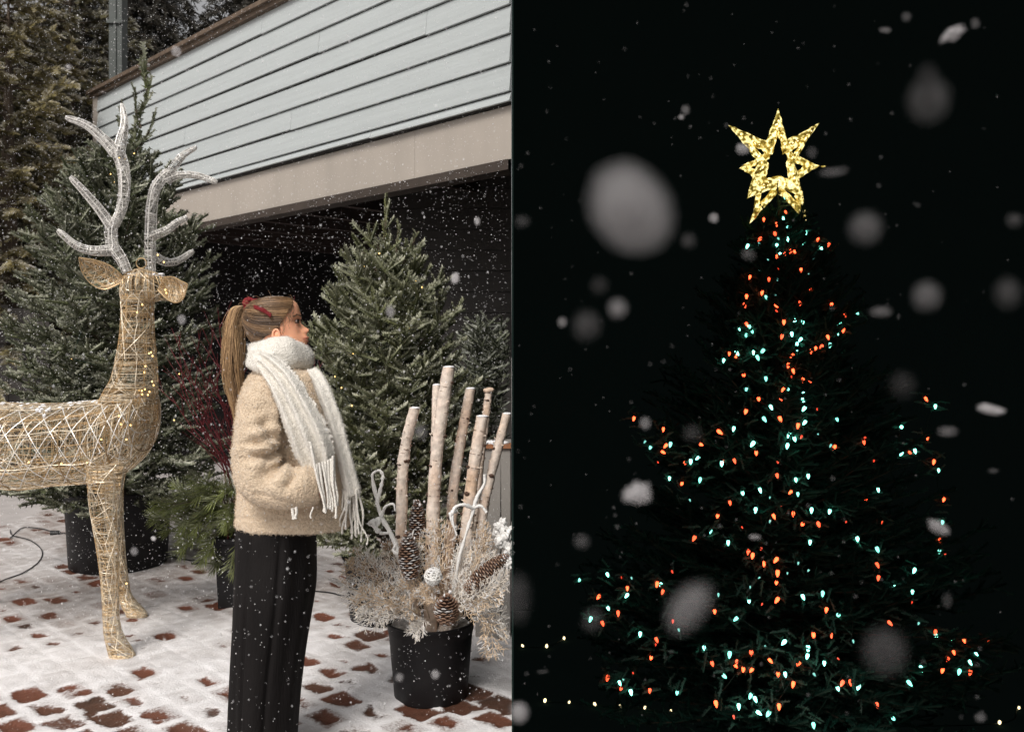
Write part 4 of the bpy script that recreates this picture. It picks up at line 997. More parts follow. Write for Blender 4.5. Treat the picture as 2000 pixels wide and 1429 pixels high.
def HP(y, th, off=0.0):
    """point of the head at photo row y and azimuth th (0 = face front)"""
    y = np.asarray(y, float); th = np.asarray(th, float)
    fr = np.interp(y, fY, bX); fn = np.interp(y, fY, fX) - fr
    bk = np.interp(y, [578, 583, 590, 600, 615, 635, 655, 670, 685, 702], [532, 508, 495, 486, 481, 482, 489, 498, 505, 505])
    hw = np.interp(y, [578, 582, 588, 597, 610, 625, 640, 655, 670, 685, 695, 702], [6, 22, 30, 36, 39, 40, 39, 36, 32, 25, 20, 12])
    cx = (fr * .42 + bk * .58); af = fr - cx + off; ab = cx - bk + off; c = np.cos(th); s = np.sin(th)
    x = np.where(c > 0, cx + af * np.sign(c) * np.abs(c)**.9, cx - ab * np.abs(c)**.95); yo = (hw + off) * np.sign(s) * np.abs(s)**.9
    nb_ = np.interp(y, [625, 633, 644, 652, 662, 700], [5, 4, 5.2, 7.5, 12, 16])
    x = x + np.where(c > 0, fn * np.exp(-(yo / nb_)**2), 0)
    sock = 3.2 * np.exp(-((y - 627) / 5.5)**2) * np.exp(-((np.abs(yo) - 15) / 8)**2) * (c > 0)
    cheek = 1.5 * np.exp(-((y - 645) / 9)**2) * np.exp(-((np.abs(yo) - 22) / 9)**2) * (c > 0)
    x = x - sock + cheek
    return np.stack([(x - 1000) * KW, WD + yo * KW, CZ + (HY - y) * KW], -1)
hy = np.concatenate([np.linspace(578.3, 590, 8), np.linspace(592, 702, 84)]); ht = np.linspace(0, 2 * np.pi, 140, endpoint=False)
g = Geo(); loft(g, np.stack([HP(np.full_like(ht, y), ht) for y in hy]))
tube(g, [P(534, 680, WD), P(530, 705, WD), P(525, 745, WD)], [.052, .050, .062], 24)
loft(g, Lr([(722, 500, 585, .07), (750, 500, 600, .11), (790, 500, 615, .12), (860, 505, 615, .12), (930, 500, 605, .11), (1000, 500, 595, .12), (1060, 500, 590, .13), (1090, 505, 580, .10)], 24, 1))
def limb(g, pts, rr, n=20): p = spline(pts, n); tube(g, p, spline(np.array(rr)[:, None], n)[:, 0], 20)
HANDS = []
for sg, dz in ((-1, 0), (1, 0)):
    y0 = WD + sg * .17
    limb(g, [P(522, 770, WD + sg * .11), P(508, 835, y0), P(508, 925, y0 + sg * .03)], [.05, .045, .038])
    limb(g, [P(508, 922, y0 + sg * .03), P(530, 946, y0 + sg * .02), P(550, 952, y0)], [.038, .032, .026])
    wr = P(548, 952, y0); blob(g, wr + V3(.04, 0, -.01), (.045, .014, .038), 2)       # palm, inside the pocket
    for k in range(4):
        b0 = wr + V3(.075, 0, .02 - .019 * k); L_ = [.066, .075, .07, .055][k]
        tube(g, spline([b0 - V3(.02, 0, 0), b0 + V3(L_ * .5, sg * -.006, -.006), b0 + V3(L_ * .9, sg * -.022, -.016)], 8), np.linspace(.0095, .007, 8), 10)
    tube(g, spline([wr + V3(.02, 0, .03), wr + V3(.045, -sg * .02, .048), wr + V3(.075, -sg * .03, .05)], 8), np.linspace(.012, .008, 8), 10)
    yl = WD + sg * .085
    limb(g, [P(543, 1070, yl * .4 + WD * .6), P(530, 1250, yl), P(515, 1440, yl)], [.075, .055, .034])
    fx = P(505, 1440, WD)[0]; blob(g, (fx + .03, yl, .045), (.09, .034, .03), 3)
body, bco, bno = fuse('body', g, M['skin'], woman, .0042, 2)
# face details
g = Geo(); yo = -15
e0 = P(580.5, 627.3, WD - .026); blob(g, e0 + V3(-.001, .004, 0), (.0075, .009, .0062), 2); g.build('eyeball', mat('eye_white', (.42, .36, .33), .3), woman, smooth=True)
g = Geo(); blob(g, e0 + V3(.0035, -.002, 0), (.0048, .006, .0058), 2); g.build('iris', M['eye'], woman, smooth=True)
g = Geo(); q = spline([P(574, 627.5, WD - .036), P(579, 624, WD - .037), P(585, 624.6, WD - .028), P(588.5, 626.5, WD - .020)], 12); tube(g, q, np.concatenate([np.linspace(.0008, .002, 6), np.linspace(.002, .0012, 6)]), 5, (.03, .02, .015))
for i in range(14): b0 = q[3 + i % 8]; tube(g, [b0, b0 + V3(.005, -.003, .0015), b0 + V3(.008, -.004, .005)], [.0006, .0005, .0003], 3, (.03, .02, .015), cap=False)
tube(g, spline([P(575, 629.5, WD - .034), P(580, 631, WD - .035), P(586, 630, WD - .026)], 8), .0009, 4, (.12, .06, .04)); g.build('eyelashes', M['eye'], woman)
g = Geo()
for i in range(60):
    t = rng.random(); b0 = spline([P(571, 618.5, WD - .052), P(579, 614.5, WD - .045), P(587.5, 617.5, WD - .026)], 30)[int(t * 29)] + V3(0, 0, rng.normal() * .0012)
    tube(g, [b0, b0 + V3(.006, .0015, .0012 - .003 * t)], [.0009, .0005], 3, (.10, .06, .035), cap=False)
g.build('eyebrow', M['hair'], woman)
g = Geo()
for sg in (-1, 1):
    tube(g, spline([HP(659, 0, .0), HP(659.5, sg * .16, -.1), HP(661.5, sg * .32, -.2)], 8), np.linspace(.0024, .0010, 8), 6, (1, 1, 1)); tube(g, spline([HP(666, 0, -.2), HP(665.6, sg * .16, -.4), HP(663, sg * .32, -.2)], 8), np.linspace(.0027, .0010, 8), 6, (1, 1, 1))
g.build('lips', M['lip'], woman, smooth=True)
g = Geo(); a_ = np.linspace(-.6, 4.2, 22)
ec = P(541, 654, WD - .078); tube(g, ec + np.stack([-.012 * np.cos(a_) - .002, -.004 + 0 * a_, .019 * np.sin(a_)], -1), np.linspace(.0045, .0035, 22), 8); blob(g, ec + V3(0, .002, 0), (.011, .007, .018), 2); blob(g, ec + V3(.004, -.002, -.020), (.007, .006, .008), 2)
g.build('ear', M['skin'], woman, smooth=True)
# hair
HLY = [579, 584, 590, 600, 615, 640, 650, 658, 670, 690]; HLT = np.radians([5, 12, 24, 37, 50, 66, 78, 96, 122, 150])
cap_y = np.linspace(578.4, 686, 60); g = Geo(); rings_ = []
for y in cap_y:
    th0 = np.interp(y, HLY, HLT); rings_.append(HP(np.full(80, y), np.linspace(th0, 2 * np.pi - th0, 80), 1.6))
V_ = np.stack(rings_).reshape(-1, 3); g.add(V_, ringfaces(60, 80, closed=False), (.15, .10, .065))
g.build('hair', M['hair'], woman, smooth=True)
HAIR = [np.array(c) for c in ((.34, .205, .105), (.28, .18, .10), (.17, .11, .065), (.50, .32, .165), (.22, .14, .08), (.085, .05, .03))]
g = Geo(); anc = P(489, 603, WD)
for i in range(1150):
    sg = -1 if rng.random() < .8 else 1
    if rng.random() < .62: y0 = rng.uniform(580, 680); th0 = np.interp(y0, HLY, HLT) + abs(rng.normal()) * .06
    else: y0 = rng.uniform(580, 660); th0 = np.interp(y0, HLY, HLT) + rng.uniform(0, 1.0)
    n = 16; t = np.linspace(0, 1, n); th = th0 + (np.pi - .10 - th0) * t**.9; y = y0 + (603 + rng.normal() * 5 - y0) * (t**1.35) + 5 * np.sin(np.pi * t) * (1 if y0 > 620 else -.2)
    off = 2.0 + 2.6 * rng.random() + 2.0 * np.sin(np.pi * t) * rng.random()
    p = HP(np.clip(y, 578.6, 690), sg * th, off * np.ones(n)); w_ = sstep(.8, 1, t)[:, None]; p = p * (1 - w_) + (anc + rng.normal(size=3) * .008) * w_
    mm_ = np.clip(.5 + 1.0 * mnoise.noise(Vector((y0 * .06, th0 * 3, sg))) + rng.normal() * .13, 0, 1); c = (HAIR[5] * (1 - mm_) + HAIR[0] * 1.05 * mm_) * (1 - .25 * t[:, None]) * rng.uniform(.85, 1.15); tube(g, p, np.full(n, rng.uniform(.0007, .0015)), 3, c, cap=False)
for i in range(90):                              # flyaways
    y0 = rng.uniform(579, 650); p0 = HP(y0, -rng.uniform(.5, 2.9) * rng.choice([1, 1, -1]), 3.5); L = rng.uniform(.015, .05); dq = nrm(V3(-.7 + rng.normal() * .5, rng.normal() * .3, rng.normal() * .55))
    tube(g, spline([p0, p0 + dq * L * .5 + V3(0, 0, .004), p0 + dq * L - V3(0, 0, .006)], 7), .00042, 3, HAIR[0], cap=False)
for i in range(26):                              # loose wisps at temple and nape
    y0 = rng.uniform(590, 655); p0 = HP(y0, -np.interp(y0, HLY, HLT), 2); L = rng.uniform(.02, .06)
    q = spline([p0, p0 + V3(rng.uniform(0, .012), -.006, -L * .5), p0 + V3(rng.uniform(-.004, .016), -.004, -L)], 8); tube(g, q, .0005, 3, HAIR[2], cap=False)
st = g.build('strands', M['hair'], woman, smooth=True)
g = Geo(); cpath = spline([(488, 603, 5), (476, 597, 8), (464, 603, 12), (457, 625, 14), (455, 655, 17), (455, 690, 19), (455, 725, 18), (459, 760, 15), (465, 800, 9), (466, 830, 4)], 40)
for i in range(1300):
    a_, r_ = rng.uniform(0, 6.28), rng.random()**.5; ox, oy = r_ * math.cos(a_), r_ * math.sin(a_); n = 22
    m = rng.uniform(.55, 1.0) if rng.random() < .8 else rng.uniform(.4, .7); idx = np.linspace(0, 39 * m, n); pth = np.stack([np.interp(idx, np.arange(40), cpath[:, k]) for k in range(3)], 1)
    wv = (4.6 * np.sin(np.linspace(0, 8.5, n) + 1.9 * round(ox * 1.6) + 1.3 * round(oy * 1.6)) + (rng.normal() * 4 if rng.random() < .15 else 0)) * np.linspace(0, 1, n)
    px = pth[:, 0] + ox * pth[:, 2] + wv; yy = WD + oy * pth[:, 2] * KW * .9; p = np.stack([(px - 1000) * KW, yy, CZ + (HY - pth[:, 1]) * KW], -1)
    mm_ = np.clip(.60 + 1.0 * mnoise.noise(Vector((ox * 2.2, oy * 2.2, 4))) + rng.normal() * .15, 0, 1); c = (HAIR[5] * (1 - mm_) + HAIR[3] * 1.15 * mm_) * rng.uniform(.85, 1.15) * (1 - .35 * (ox > .4)); tube(g, p, np.linspace(.0014, .0006, n), 3, c, cap=False)
g.build('ponytail', M['hair'], woman, smooth=True)
g = Geo()
for i in range(15):
    a_ = i * 2 * math.pi / 9; c0 = P(489 + 5 * math.cos(a_) + rng.normal() * 1.5, 598 + 8 * math.sin(a_) + rng.normal() * 1.5, WD - .012 + .02 * math.sin(a_ * 2)); blob(g, c0, rng.uniform(.012, .019, 3), 2, .6, 2, seed=i)
for i in range(12): blob(g, P(492 + rng.normal() * 6, 597 + rng.normal() * 4, WD - .03), rng.uniform(.006, .011, 3), 2, .6, 2, seed=i + 30)
q = spline([P(490, 598, WD - .035), P(499, 600, WD - .078), P(508, 603, WD - .090), P(518, 608, WD - .09), P(529, 616, WD - .092)], 14)
for k in (-1, 0, 1): tube(g, q + V3(0, 0, k * .0035), .0045 + .001 * np.sin(np.arange(14)), 6, (1, 1, 1))
g.build('scrunchie', M['velvet'], woman, smooth=True)
# jacket
def px_of(co): return 1000 + co[:, 0] / co[:, 1] * FPX, HY - (co[:, 2] - CZ) / co[:, 1] * FPX
g = Geo()
loft(g, Lr([(716, 510, 590, .09), (730, 496, 618, .14), (746, 485, 634, .155), (770, 477, 643, .165), (810, 474, 656, .165), (860, 472, 668, .16), (910, 472, 676, .145), (960, 468, 681, .14), (1000, 465, 685, .155), (1020, 464, 685, .16), (1027, 468, 680, .155)], 40))
for sg in (-1, 1):
    f = .02 if sg > 0 else 0
    pts = [P(520, 752, WD + sg * .13), P(507, 790, WD + sg * .18), P(503, 845, WD + sg * .205), P(501, 900, WD + sg * .21), P(512, 938, WD + sg * .22), P(545, 951, WD + sg * .23), P(582, 950, WD + sg * .225), P(612, 948, WD + sg * .19)]
    p = spline(pts, 34); rr = spline(np.array([.055, .072, .078, .082, .080, .076, .073, .066])[:, None], 34)[:, 0]; tube(g, p, rr, 32)
blob(g, P(603, 752, WD - .06), (.038, .05, .04), 3, .2); blob(g, P(598, 738, WD - .03), (.05, .09, .03), 3, .2)
def jdisp(co, no):
    px, py = px_of(co); n = len(co); near = (co[:, 1] < WD - .08)
    f1 = np.array([mnoise.noise(Vector(c * 60)) for c in co]); f2 = np.array([mnoise.noise(Vector(c * 150)) for c in co]); f3 = np.array([mnoise.noise(Vector(c * 14)) for c in co])
    d = .0020 * f1 + .0010 * f2 + .003 * f3
    mnz = np.array([mnoise.noise(Vector(c * 9)) for c in co])
    dx, dy = px - 560, py - 872; rad = np.hypot(dx, dy); an = np.arctan2(dy, dx)
    fold = np.sin(an * 8.5 + 1.2 * np.sin(rad * .06)) * np.exp(-((rad - 58) / 40)**2) * np.exp(-((px - 520) / 75)**2)
    crease = -np.exp(-(dist_seg(px, py, (556, 868), (520, 905)) / 7)**2) * .013 - np.exp(-(dist_seg(px, py, (590, 908), (560, 950)) / 6)**2) * .008 - np.exp(-(dist_seg(px, py, (500, 965), (575, 985)) / 6)**2) * .005
    crease = crease - np.exp(-(dist_seg(px, py, (627, 906), (632, 985)) / 5)**2) * .012 - np.exp(-(dist_seg(px, py, (541, 775), (556, 866)) / 6)**2) * .008
    arm = .0065 * np.sin(py * .21 + px * .05 + 1.6 * mnz) * np.exp(-((px - 508) / 34)**2) * sstep(780, 840, py) * sstep(935, 890, py)
    near = near * 1.0; crease = crease + arm
    hem = -.004 * np.exp(-((py - 1012) / 3)**2)
    return d + near * (.013 * fold + 1.3 * crease) + hem
def dist_seg(px, py, a_, b_):
    a_, b_ = np.array(a_, float), np.array(b_, float); d = b_ - a_; t = np.clip(((px - a_[0]) * d[0] + (py - a_[1]) * d[1]) / (d @ d), 0, 1); return np.hypot(px - a_[0] - t * d[0], py - a_[1] - t * d[1])
jk, jco, jno = fuse('jacket', g, M['fleece'], woman, .006, 5, jdisp)
def fuzz(name, co, no, n, L, mat_, parent, r=.0007, cols=None):
    idx = rng.integers(len(co), size=n); p = co[idx] + no[idx] * .001; d = nrm(no[idx] + rng.normal(size=(n, 3)) * .7); s_ = nrm(np.cross(d, rng.normal(size=(n, 3)))); l_ = L * rng.uniform(.5, 1.3, (n, 1))
    V_ = np.stack([p - s_ * r, p + s_ * r, p + d * l_ + s_ * l_ * .4], 1).reshape(-1, 3); F_ = np.arange(3 * n).reshape(-1, 3); g = Geo(); g.add(V_, F_); o = g.build(name, mat_, None)
    o.parent = parent; o.location = (0, 0, 0); return o
fuzz('fleece_pile', jco, jno, 60000, .0075, M['fuzz'], jk)
# trousers
ns = 140; rows = [(1005, 468, 612, .12), (1030, 463, 613, .145), (1080, 461, 614, .16), (1150, 460, 613, .185), (1220, 459, 603, .18), (1290, 457, 592, .175), (1360, 455, 584, .17), (1429, 453, 578, .165), (1472, 452, 573, .165)]
r_ = Lr(rows, 60, .9, ns); tz = np.linspace(0, 1, 60)[:, None]; th = np.linspace(0, 2 * np.pi, ns, endpoint=False)[None]
ctr = r_.mean(1, keepdims=True); NZ = np.array([[mnoise.noise(Vector((math.cos(t2) * 2.6 + .5 * z2[0], math.sin(t2) * 2.6, z2[0] * 1.6))) for t2 in th[0]] for z2 in tz]); fold = .016 * NZ * sstep(0, .3, tz) + .004 * np.sin(th * 5 - 3 * tz) * sstep(.1, .6, tz)
near_ = (np.sin(th) < 0); pleat = -.012 * np.exp(-((th - 1.62 * np.pi + .10 * tz) / .05)**2) * sstep(.05, .3, tz) - .010 * np.exp(-((th - 1.40 * np.pi) / .05)**2) * sstep(.0, .15, tz)
dirv = nrm(r_ - ctr); r_ = r_ + dirv * (fold + pleat)[..., None] * np.abs(np.sin(th))[..., None]**.3
inner = ctr + (r_ - ctr) * .95
g = Geo(); loft(g, np.concatenate([inner[:1], r_, inner[-1:], inner[-2:-1] + V3(0, 0, .0)]), cap=False)
tr = g.build('trousers', M['trouser'], woman, smooth=True)
for sg in (-1, 1):
    g = Geo(); fx = P(478, 1440, WD)[0]; yl = WD + sg * .085
    loft(g, [ring((fx - .06 + x, yl, z), w_, 0, ns=20, ax=V3(0, 1, 0)) * 0 + ring((fx - .06 + x, yl, h_ * .32 + .004), w_, h_ * .32, ns=20, ax=V3(0, 1, 0), pw=.7) for x, w_, h_, z in ((0, .02, .05, 0), (.01, .034, .085, 0), (.06, .04, .10, 0), (.12, .045, .085, 0), (.18, .05, .06, 0), (.23, .045, .045, 0), (.255, .02, .03, 0))])
    g.build('shoe', M['shoe'], woman, smooth=True)
# scarf
def ribbon(g, path, hw, th, folds=3, fold_a=.012, n=50, ph=0., curve=.015, sway=.3):
    p = spline([P(x, y, d) for x, y, d in path], n); h = spline(np.array(hw, float)[:, None], n)[:, 0] * KW
    T_ = nrm(np.gradient(p, axis=0)); W_ = nrm(np.cross(T_, V3(0, 1, 0))); N_ = -np.cross(W_, T_); N_ = np.where(N_[:, 1:2] > 0, -N_, N_)
    s = np.linspace(-1, 1, 40); rings_ = []
    for i in range(n):
        t = i / (n - 1); fr_ = fold_a * np.cos(np.pi * folds * s + ph + sway * math.sin(3 * t)) * (1 - .2 * s**2)
        edge = np.sqrt(np.clip(1 - s**8, 0, 1)); f_ = fr_ + th * edge - curve * s**2; b_ = fr_ * .5 - th * edge * .6 - curve * s**2
        a1 = p[i] + W_[i] * (h[i] * s)[:, None] + N_[i] * f_[:, None]; a2 = p[i] + W_[i] * (h[i] * s)[:, None] + N_[i] * b_[:, None]; rings_.append(np.vstack([a1, a2[::-1]]))
    loft(g, np.array(rings_)); return p, W_, N_, h
def coil(g, keys, n=90, ph=0., lobes=3, amp=.13, ns=36):
    """keys: azimuth deg (0 = front, 90 = camera side), centre px x, py, depth offset, radial r, vertical r"""
    k = np.array(keys, float); k = np.vstack([k, k[:1] + np.array([360, 0, 0, 0, 0, 0])]); az = np.linspace(k[0, 0], k[0, 0] + 360, n, endpoint=False)
    q = [np.interp(az, k[:, 0], k[:, j]) for j in range(1, 6)]
    for _ in range(5): q = [.25 * np.roll(a_, 1) + .5 * a_ + .25 * np.roll(a_, -1) for a_ in q]
    c = np.stack([(q[0] - 1000) * KW, WD + q[2], CZ + (HY - q[1]) * KW], -1); ctr_ = c.mean(0); rings_ = []
    for i in range(n):
        o_ = nrm((c[i] - ctr_) * V3(1, 1, 0)); a_ = np.linspace(0, 2 * np.pi, ns, endpoint=False)
        m = 1 + amp * np.cos(lobes * a_ + ph + 2.2 * math.sin(math.radians(az[i]) + .5)) + .04 * math.sin(i * .5)
        rings_.append(c[i] + o_ * (q[3][i] * np.cos(a_) * m)[:, None] + V3(0, 0, 1) * (q[4][i] * np.sin(a_) * m)[:, None])
    loft(g, np.array(rings_), cap=False, wrap=True)
g = Geo()
coil(g, [(0, 591, 698, 0, .040, .052), (50, 578, 690, -.07, .042, .054), (90, 552, 684, -.092, .036, .050), (140, 512, 684, -.075, .028, .030), (180, 500, 684, 0, .024, .028), (230, 512, 686, .07, .03, .034), (270, 548, 690, .09, .036, .044), (310, 578, 694, .065, .04, .05)], ph=.4, lobes=2, amp=.10)
coil(g, [(0, 578, 716, 0, .05, .030), (60, 560, 716, -.09, .05, .032), (100, 535, 712, -.115, .045, .034), (140, 508, 704, -.09, .032, .028), (180, 499, 704, 0, .026, .026), (230, 510, 706, .09, .035, .03), (270, 545, 712, .11, .04, .03), (310, 570, 716, .08, .045, .03)], ph=2.0, lobes=3, amp=.10)
pN, wN, nN, hN = ribbon(g, [(492, 694, 3.13), (515, 706, 3.055), (546, 740, 2.975), (573, 788, 2.958), (597, 842, 2.962), (612, 885, 2.98), (620, 918, 3.00)], [15, 21, 29, 34, 40, 40, 30], .0085, 3.3, .016)
pF, wF, nF, hF = ribbon(g, [(606, 722, 3.12), (625, 752, 3.08), (650, 815, 3.07), (668, 880, 3.08), (682, 940, 3.10), (690, 968, 3.11)], [12, 14, 15, 15, 16, 15], .012, 1.5, .006, ph=1)
sc, sco, sno = fuse('scarf', g, M['scarf'], woman, .0048, 2, lambda co, no: .0012 * np.array([mnoise.noise(Vector(c * 70)) for c in co]) + .003 * np.array([mnoise.noise(Vector(c * 16)) for c in co]))
fuzz('wool_nap', sco, sno, 26000, .006, M['scarf'], sc, .0005)
g = Geo()
def cord(x0, y0, x1, y1, d, w=.0042, sw=3):
    xm = (x0 + x1) / 2 + rng.normal() * sw; p = spline([P(x0, y0, d), P(xm, y0 + (y1 - y0) * .45, d), P(x1 + rng.normal() * 1.5, y0 + (y1 - y0) * .8, d), P(x1, y1, d)], 18)
    tube(g, p, np.concatenate([np.linspace(w * 1.1, w * .85, 15), [w, w * 1.25, w * .6]]), 7, (1, 1, 1), bump=.08)
for i in range(7):
    f = i / 6; cord(618 + 34 * f, 905 - 12 * f, 632 + 26 * f + rng.normal() * 2, 992 + rng.uniform(-6, 20), 2.93 + .03 * f, .0042)
cord(606, 862, 636, 1002, 2.925, .0045); cord(650, 890, 656, 1012, 2.95, .0045)
cord(571, 992, 573, 1014, 2.90, .005, 1); cord(578, 990, 577, 1013, 2.90, .005, 1); cord(612, 990, 608, 1012, 2.92, .003, 1)
fr = g.build('fringe', M['scarf'], woman, smooth=True); fr.parent = sc; fr.location = (0, 0, 0); g = Geo()
for i in range(11):
    f = i / 10; x0 = 671 + 27 * f; cord(x0, 955, 666 + 40 * f + rng.normal() * 2.5, 1036 + 22 * f + rng.uniform(-14, 8), 3.11 + rng.normal() * .015, .0040, 4)
cord(650, 1015, 650, 1040, 3.15, .004, 1); cord(697, 990, 716, 1064, 3.1, .003, 2)
fr = g.build('fringe', M['scarf'], woman, smooth=True); fr.parent = sc; fr.location = (0, 0, 0)

# ================================================================== NIGHT SIDE
rng = np.random.default_rng(5)
ND = 6.0; TX = P(1520, 700, ND)[0]; ZG = -1.30
prof_px = [(395, 8), (440, 26), (500, 62), (600, 105), (650, 150), (700, 135), (760, 150), (800, 240), (850, 262), (950, 245), (1050, 300), (1140, 370), (1250, 400), (1400, 420)]
npx = np.array([p_[0] for p_ in prof_px]); nwx = np.array([p_[1] for p_ in prof_px])
NT, _ = fir('lit_fir_tree', (TX, ND, ZG), sorted([(CZ + (HY - y) / FPX * ND, w_ * .93 / FPX * ND) for y, w_ in prof_px]), 'tall fir at night hung with red and teal lights under the gold star', 'christmas tree',
    green=(.010, .055, .040), frost=.03, nwh=46, per=11, step=.11, slen=.13, elev=(.8, -.05), seed=51, n=20, trunk_r=.05, frostcol=(.3, .32, .3))
T_A = "r650,145,.7;r470,205,.6;t628,195,.7;r575,245,.8;t668,272,.8;r562,325,.9;t665,365,.7;t815,312,.7;t795,400,.8;r437,366,1;t335,425,1;t430,405,.5;t590,362,.5;t575,418,.7;r915,373,.6;r1003,412,.8;t940,438,.8;r725,470,.9;t607,495,.8;r650,490,1;r575,512,.7;r690,465,.6;t505,535,.4;t880,530,.4;t432,630,.3;r590,605,.3;r775,620,.8;t840,655,.3;r355,678,.8;r512,697,.8;t580,700,.5;r855,750,.4;r852,785,.7;r455,803,.9;t490,842,.8;t570,835,.5;r328,838,.8;r313,908,.9;r768,890,.9;r572,912,.8;r575,955,.5;r1028,908,1;r1140,988,.9;t1237,972,1;r635,1047,.9;t725,1032,.9;t790,1045,.8;r330,1065,.7;t352,1090,.9;t325,1158,1;t268,1110,.6;t375,1125,.6;r618,1165,.9;t700,1145,.9;t770,1190,.8;t742,1232,.9;t745,1275,.6;t1090,1062,1;r1122,1112,1;t1075,1150,.6;r997,1170,.8;t1013,1238,1;r942,1250,1;r893,1265,1;r855,1285,1;t250,1300,.9;r237,1328,.9;r187,1305,.7;t140,1362,.8;t385,1297,.6;t460,1285,1;t420,1338,.9;r703,1322,.9;r672,1400,1;t645,20,.9"
T_B = "r305,138,1;r712,103,.6;t487,165,1;t327,257,.9;r697,150,.3;r792,175,1;r855,187,1;r627,255,.6;t670,253,1;t790,273,1;t793,342,1;t800,412,1;r428,332,1;r612,338,.7;r322,435,1;t530,400,1;t475,498,1;r605,495,1;r908,416,.3;t805,525,.9;r750,552,.9;t1072,500,.7;t222,577,1;r108,603,1;t675,628,1;t723,660,1;r778,643,.5;t378,700,1;r408,775,1;t663,717,.8;t915,620,.3;t1018,715,.5;r1047,730,.9;r1298,650,.5;r1293,688,1;t125,862,.9;r135,835,.5;r230,840,.8;r585,850,.5;r580,960,1;t835,965,1;t733,995,.7;r1375,840,.4;t297,1105,1;t440,1080,.9;r192,1183,1;t750,1112,.8;r688,1097,.7;t520,1140,.3;r615,1203,.4;t402,1243,1;r712,1275,1;r553,1295,.8;t862,1245,.8;t1010,1255,.9;r1308,1160,.8;t1410,1078,.9;r787,1360,.8;r920,1360,1;r90,1292,.6;r292,1385,.4;t33,1415,.8;t520,1335,.5;r1145,1340,.4"
T_C = "r580,325,.8;r822,413,.8;t715,562,1;t670,515,.5;r840,548,.9;r820,600,.7;t880,537,1;r1132,537,1;r998,690,1;t1047,677,1;t1104,648,.9;t872,815,.7;r778,683,.3;r973,860,.6;t1123,828,1;t1040,993,.5;r1075,1305,.9"
T_D = "t512,280,.8;t725,240,1;r833,262,.5;t907,265,.5;r875,342,.6;t870,398,1;r657,408,1;t730,495,.7;r805,533,1;t596,577,1;r687,608,1;t972,690,1;r1215,217,.5;r1100,312,.9;t1127,318,.9;r1142,370,.6;r1220,593,.5;t1265,658,.5;r1097,733,.6;r1090,770,.4;r1055,870,.6;r725,1022,1;r918,985,.4;t843,1038,.5;t817,1060,.7;r827,1105,.8;t902,1130,1;r1045,1118,.8;t1252,1135,.8"
T_E = "t302,72,1;r447,138,.8;r477,165,.7;r538,115,.5;r560,222,.8;r645,195,1;t890,68,.9;t1230,45,.9;r657,290,1;r648,358,.8;r653,482,1.1;t805,218,.5;t727,290,.4;t878,270,.5;t460,390,.4;t452,492,.6;t525,322,.4;t232,445,.5;r205,565,.7;t357,617,.9;t840,460,1;t980,437,.9;r1007,552,.7;t1092,590,1;r545,512,.4;r915,735,1;r1042,735,.6;t702,785,1.1;t875,830,1;t870,885,1;t568,817,.5;t312,873,1;t130,825,.6;r468,862,1;r188,938,1;r363,925,.6;r357,955,.6;r410,980,1;r470,983,.8;r605,917,.8;r805,938,.7;t992,935,.7;r1092,903,.4;t275,1028,1;r661,1015,.9;t712,1015,.8;r768,1087,1.1;t462,1170,1;t497,1193,1;r215,1225,1;t378,1245,.8;t522,1290,.7;t590,1297,.9;r667,1247,.8;r1120,1078,.9;r1180,1073,1;t1090,1117,1;t1236,1105,1;r342,1320,.5;t915,1380,.9;t1200,778,.5;t920,1015,.5"
T_F = "r670,155,.7;t742,213,.8;t480,373,1;r680,455,1;r545,572,.8;t478,578,1;t585,558,.9;r730,643,.8;t767,708,.6;r265,633,.4;r335,1120,1;r807,935,1;t797,1110,1;r777,1250,1;t773,1337,1;r818,1355,.4;t293,1320,1"
T_G = "r292,170,1;r300,270,1;t578,213,1;t423,340,1;t565,380,.6;r560,460,.4;r390,620,1;t612,622,.5;r742,690,.6;t748,722,.9;t855,748,1;r965,752,1;r1153,770,.8;r885,847,.8;r835,900,1;t1060,858,.6;t1013,925,.9;r797,985,.8;t927,997,1;r1012,1003,1;t633,973,.9;t542,1085,1;r290,1255,.8;t417,1360,1"
W_D = "w80,777,.6;w263,780,.9;w395,720,.7;w250,1192,.8;w434,1205,.3;w628,1220,.7;w820,1235,.6;w1010,1250,.8;w1203,1272,.4"
W_E = "w783,1338,.7;w1303,1383,.6"; W_G = "w215,1415,.6;w1240,1388,.7;w1390,1275,.4"
def parse(s, ox, oy, k):
    o = []
    for q in s.split(';'):
        x, y, z = q[1:].split(','); o.append((ox + float(x) * k, oy + float(y) * k, q[0], float(z)))
    return o
k1 = 340 / 1429
upper = parse(T_A, 1380, 380, k1); mid = parse(T_B, 1380, 700, k1); left = parse(T_C, 1100, 740, k1); lowl = parse(T_D, 1000, 1060, 369 / 1433); lowm = parse(T_E, 1340, 1040, 390 / 1433)
right = parse(T_F, 1640, 740, 360 / 1429); lowr = parse(T_G, 1640, 1060, 360 / 1429)
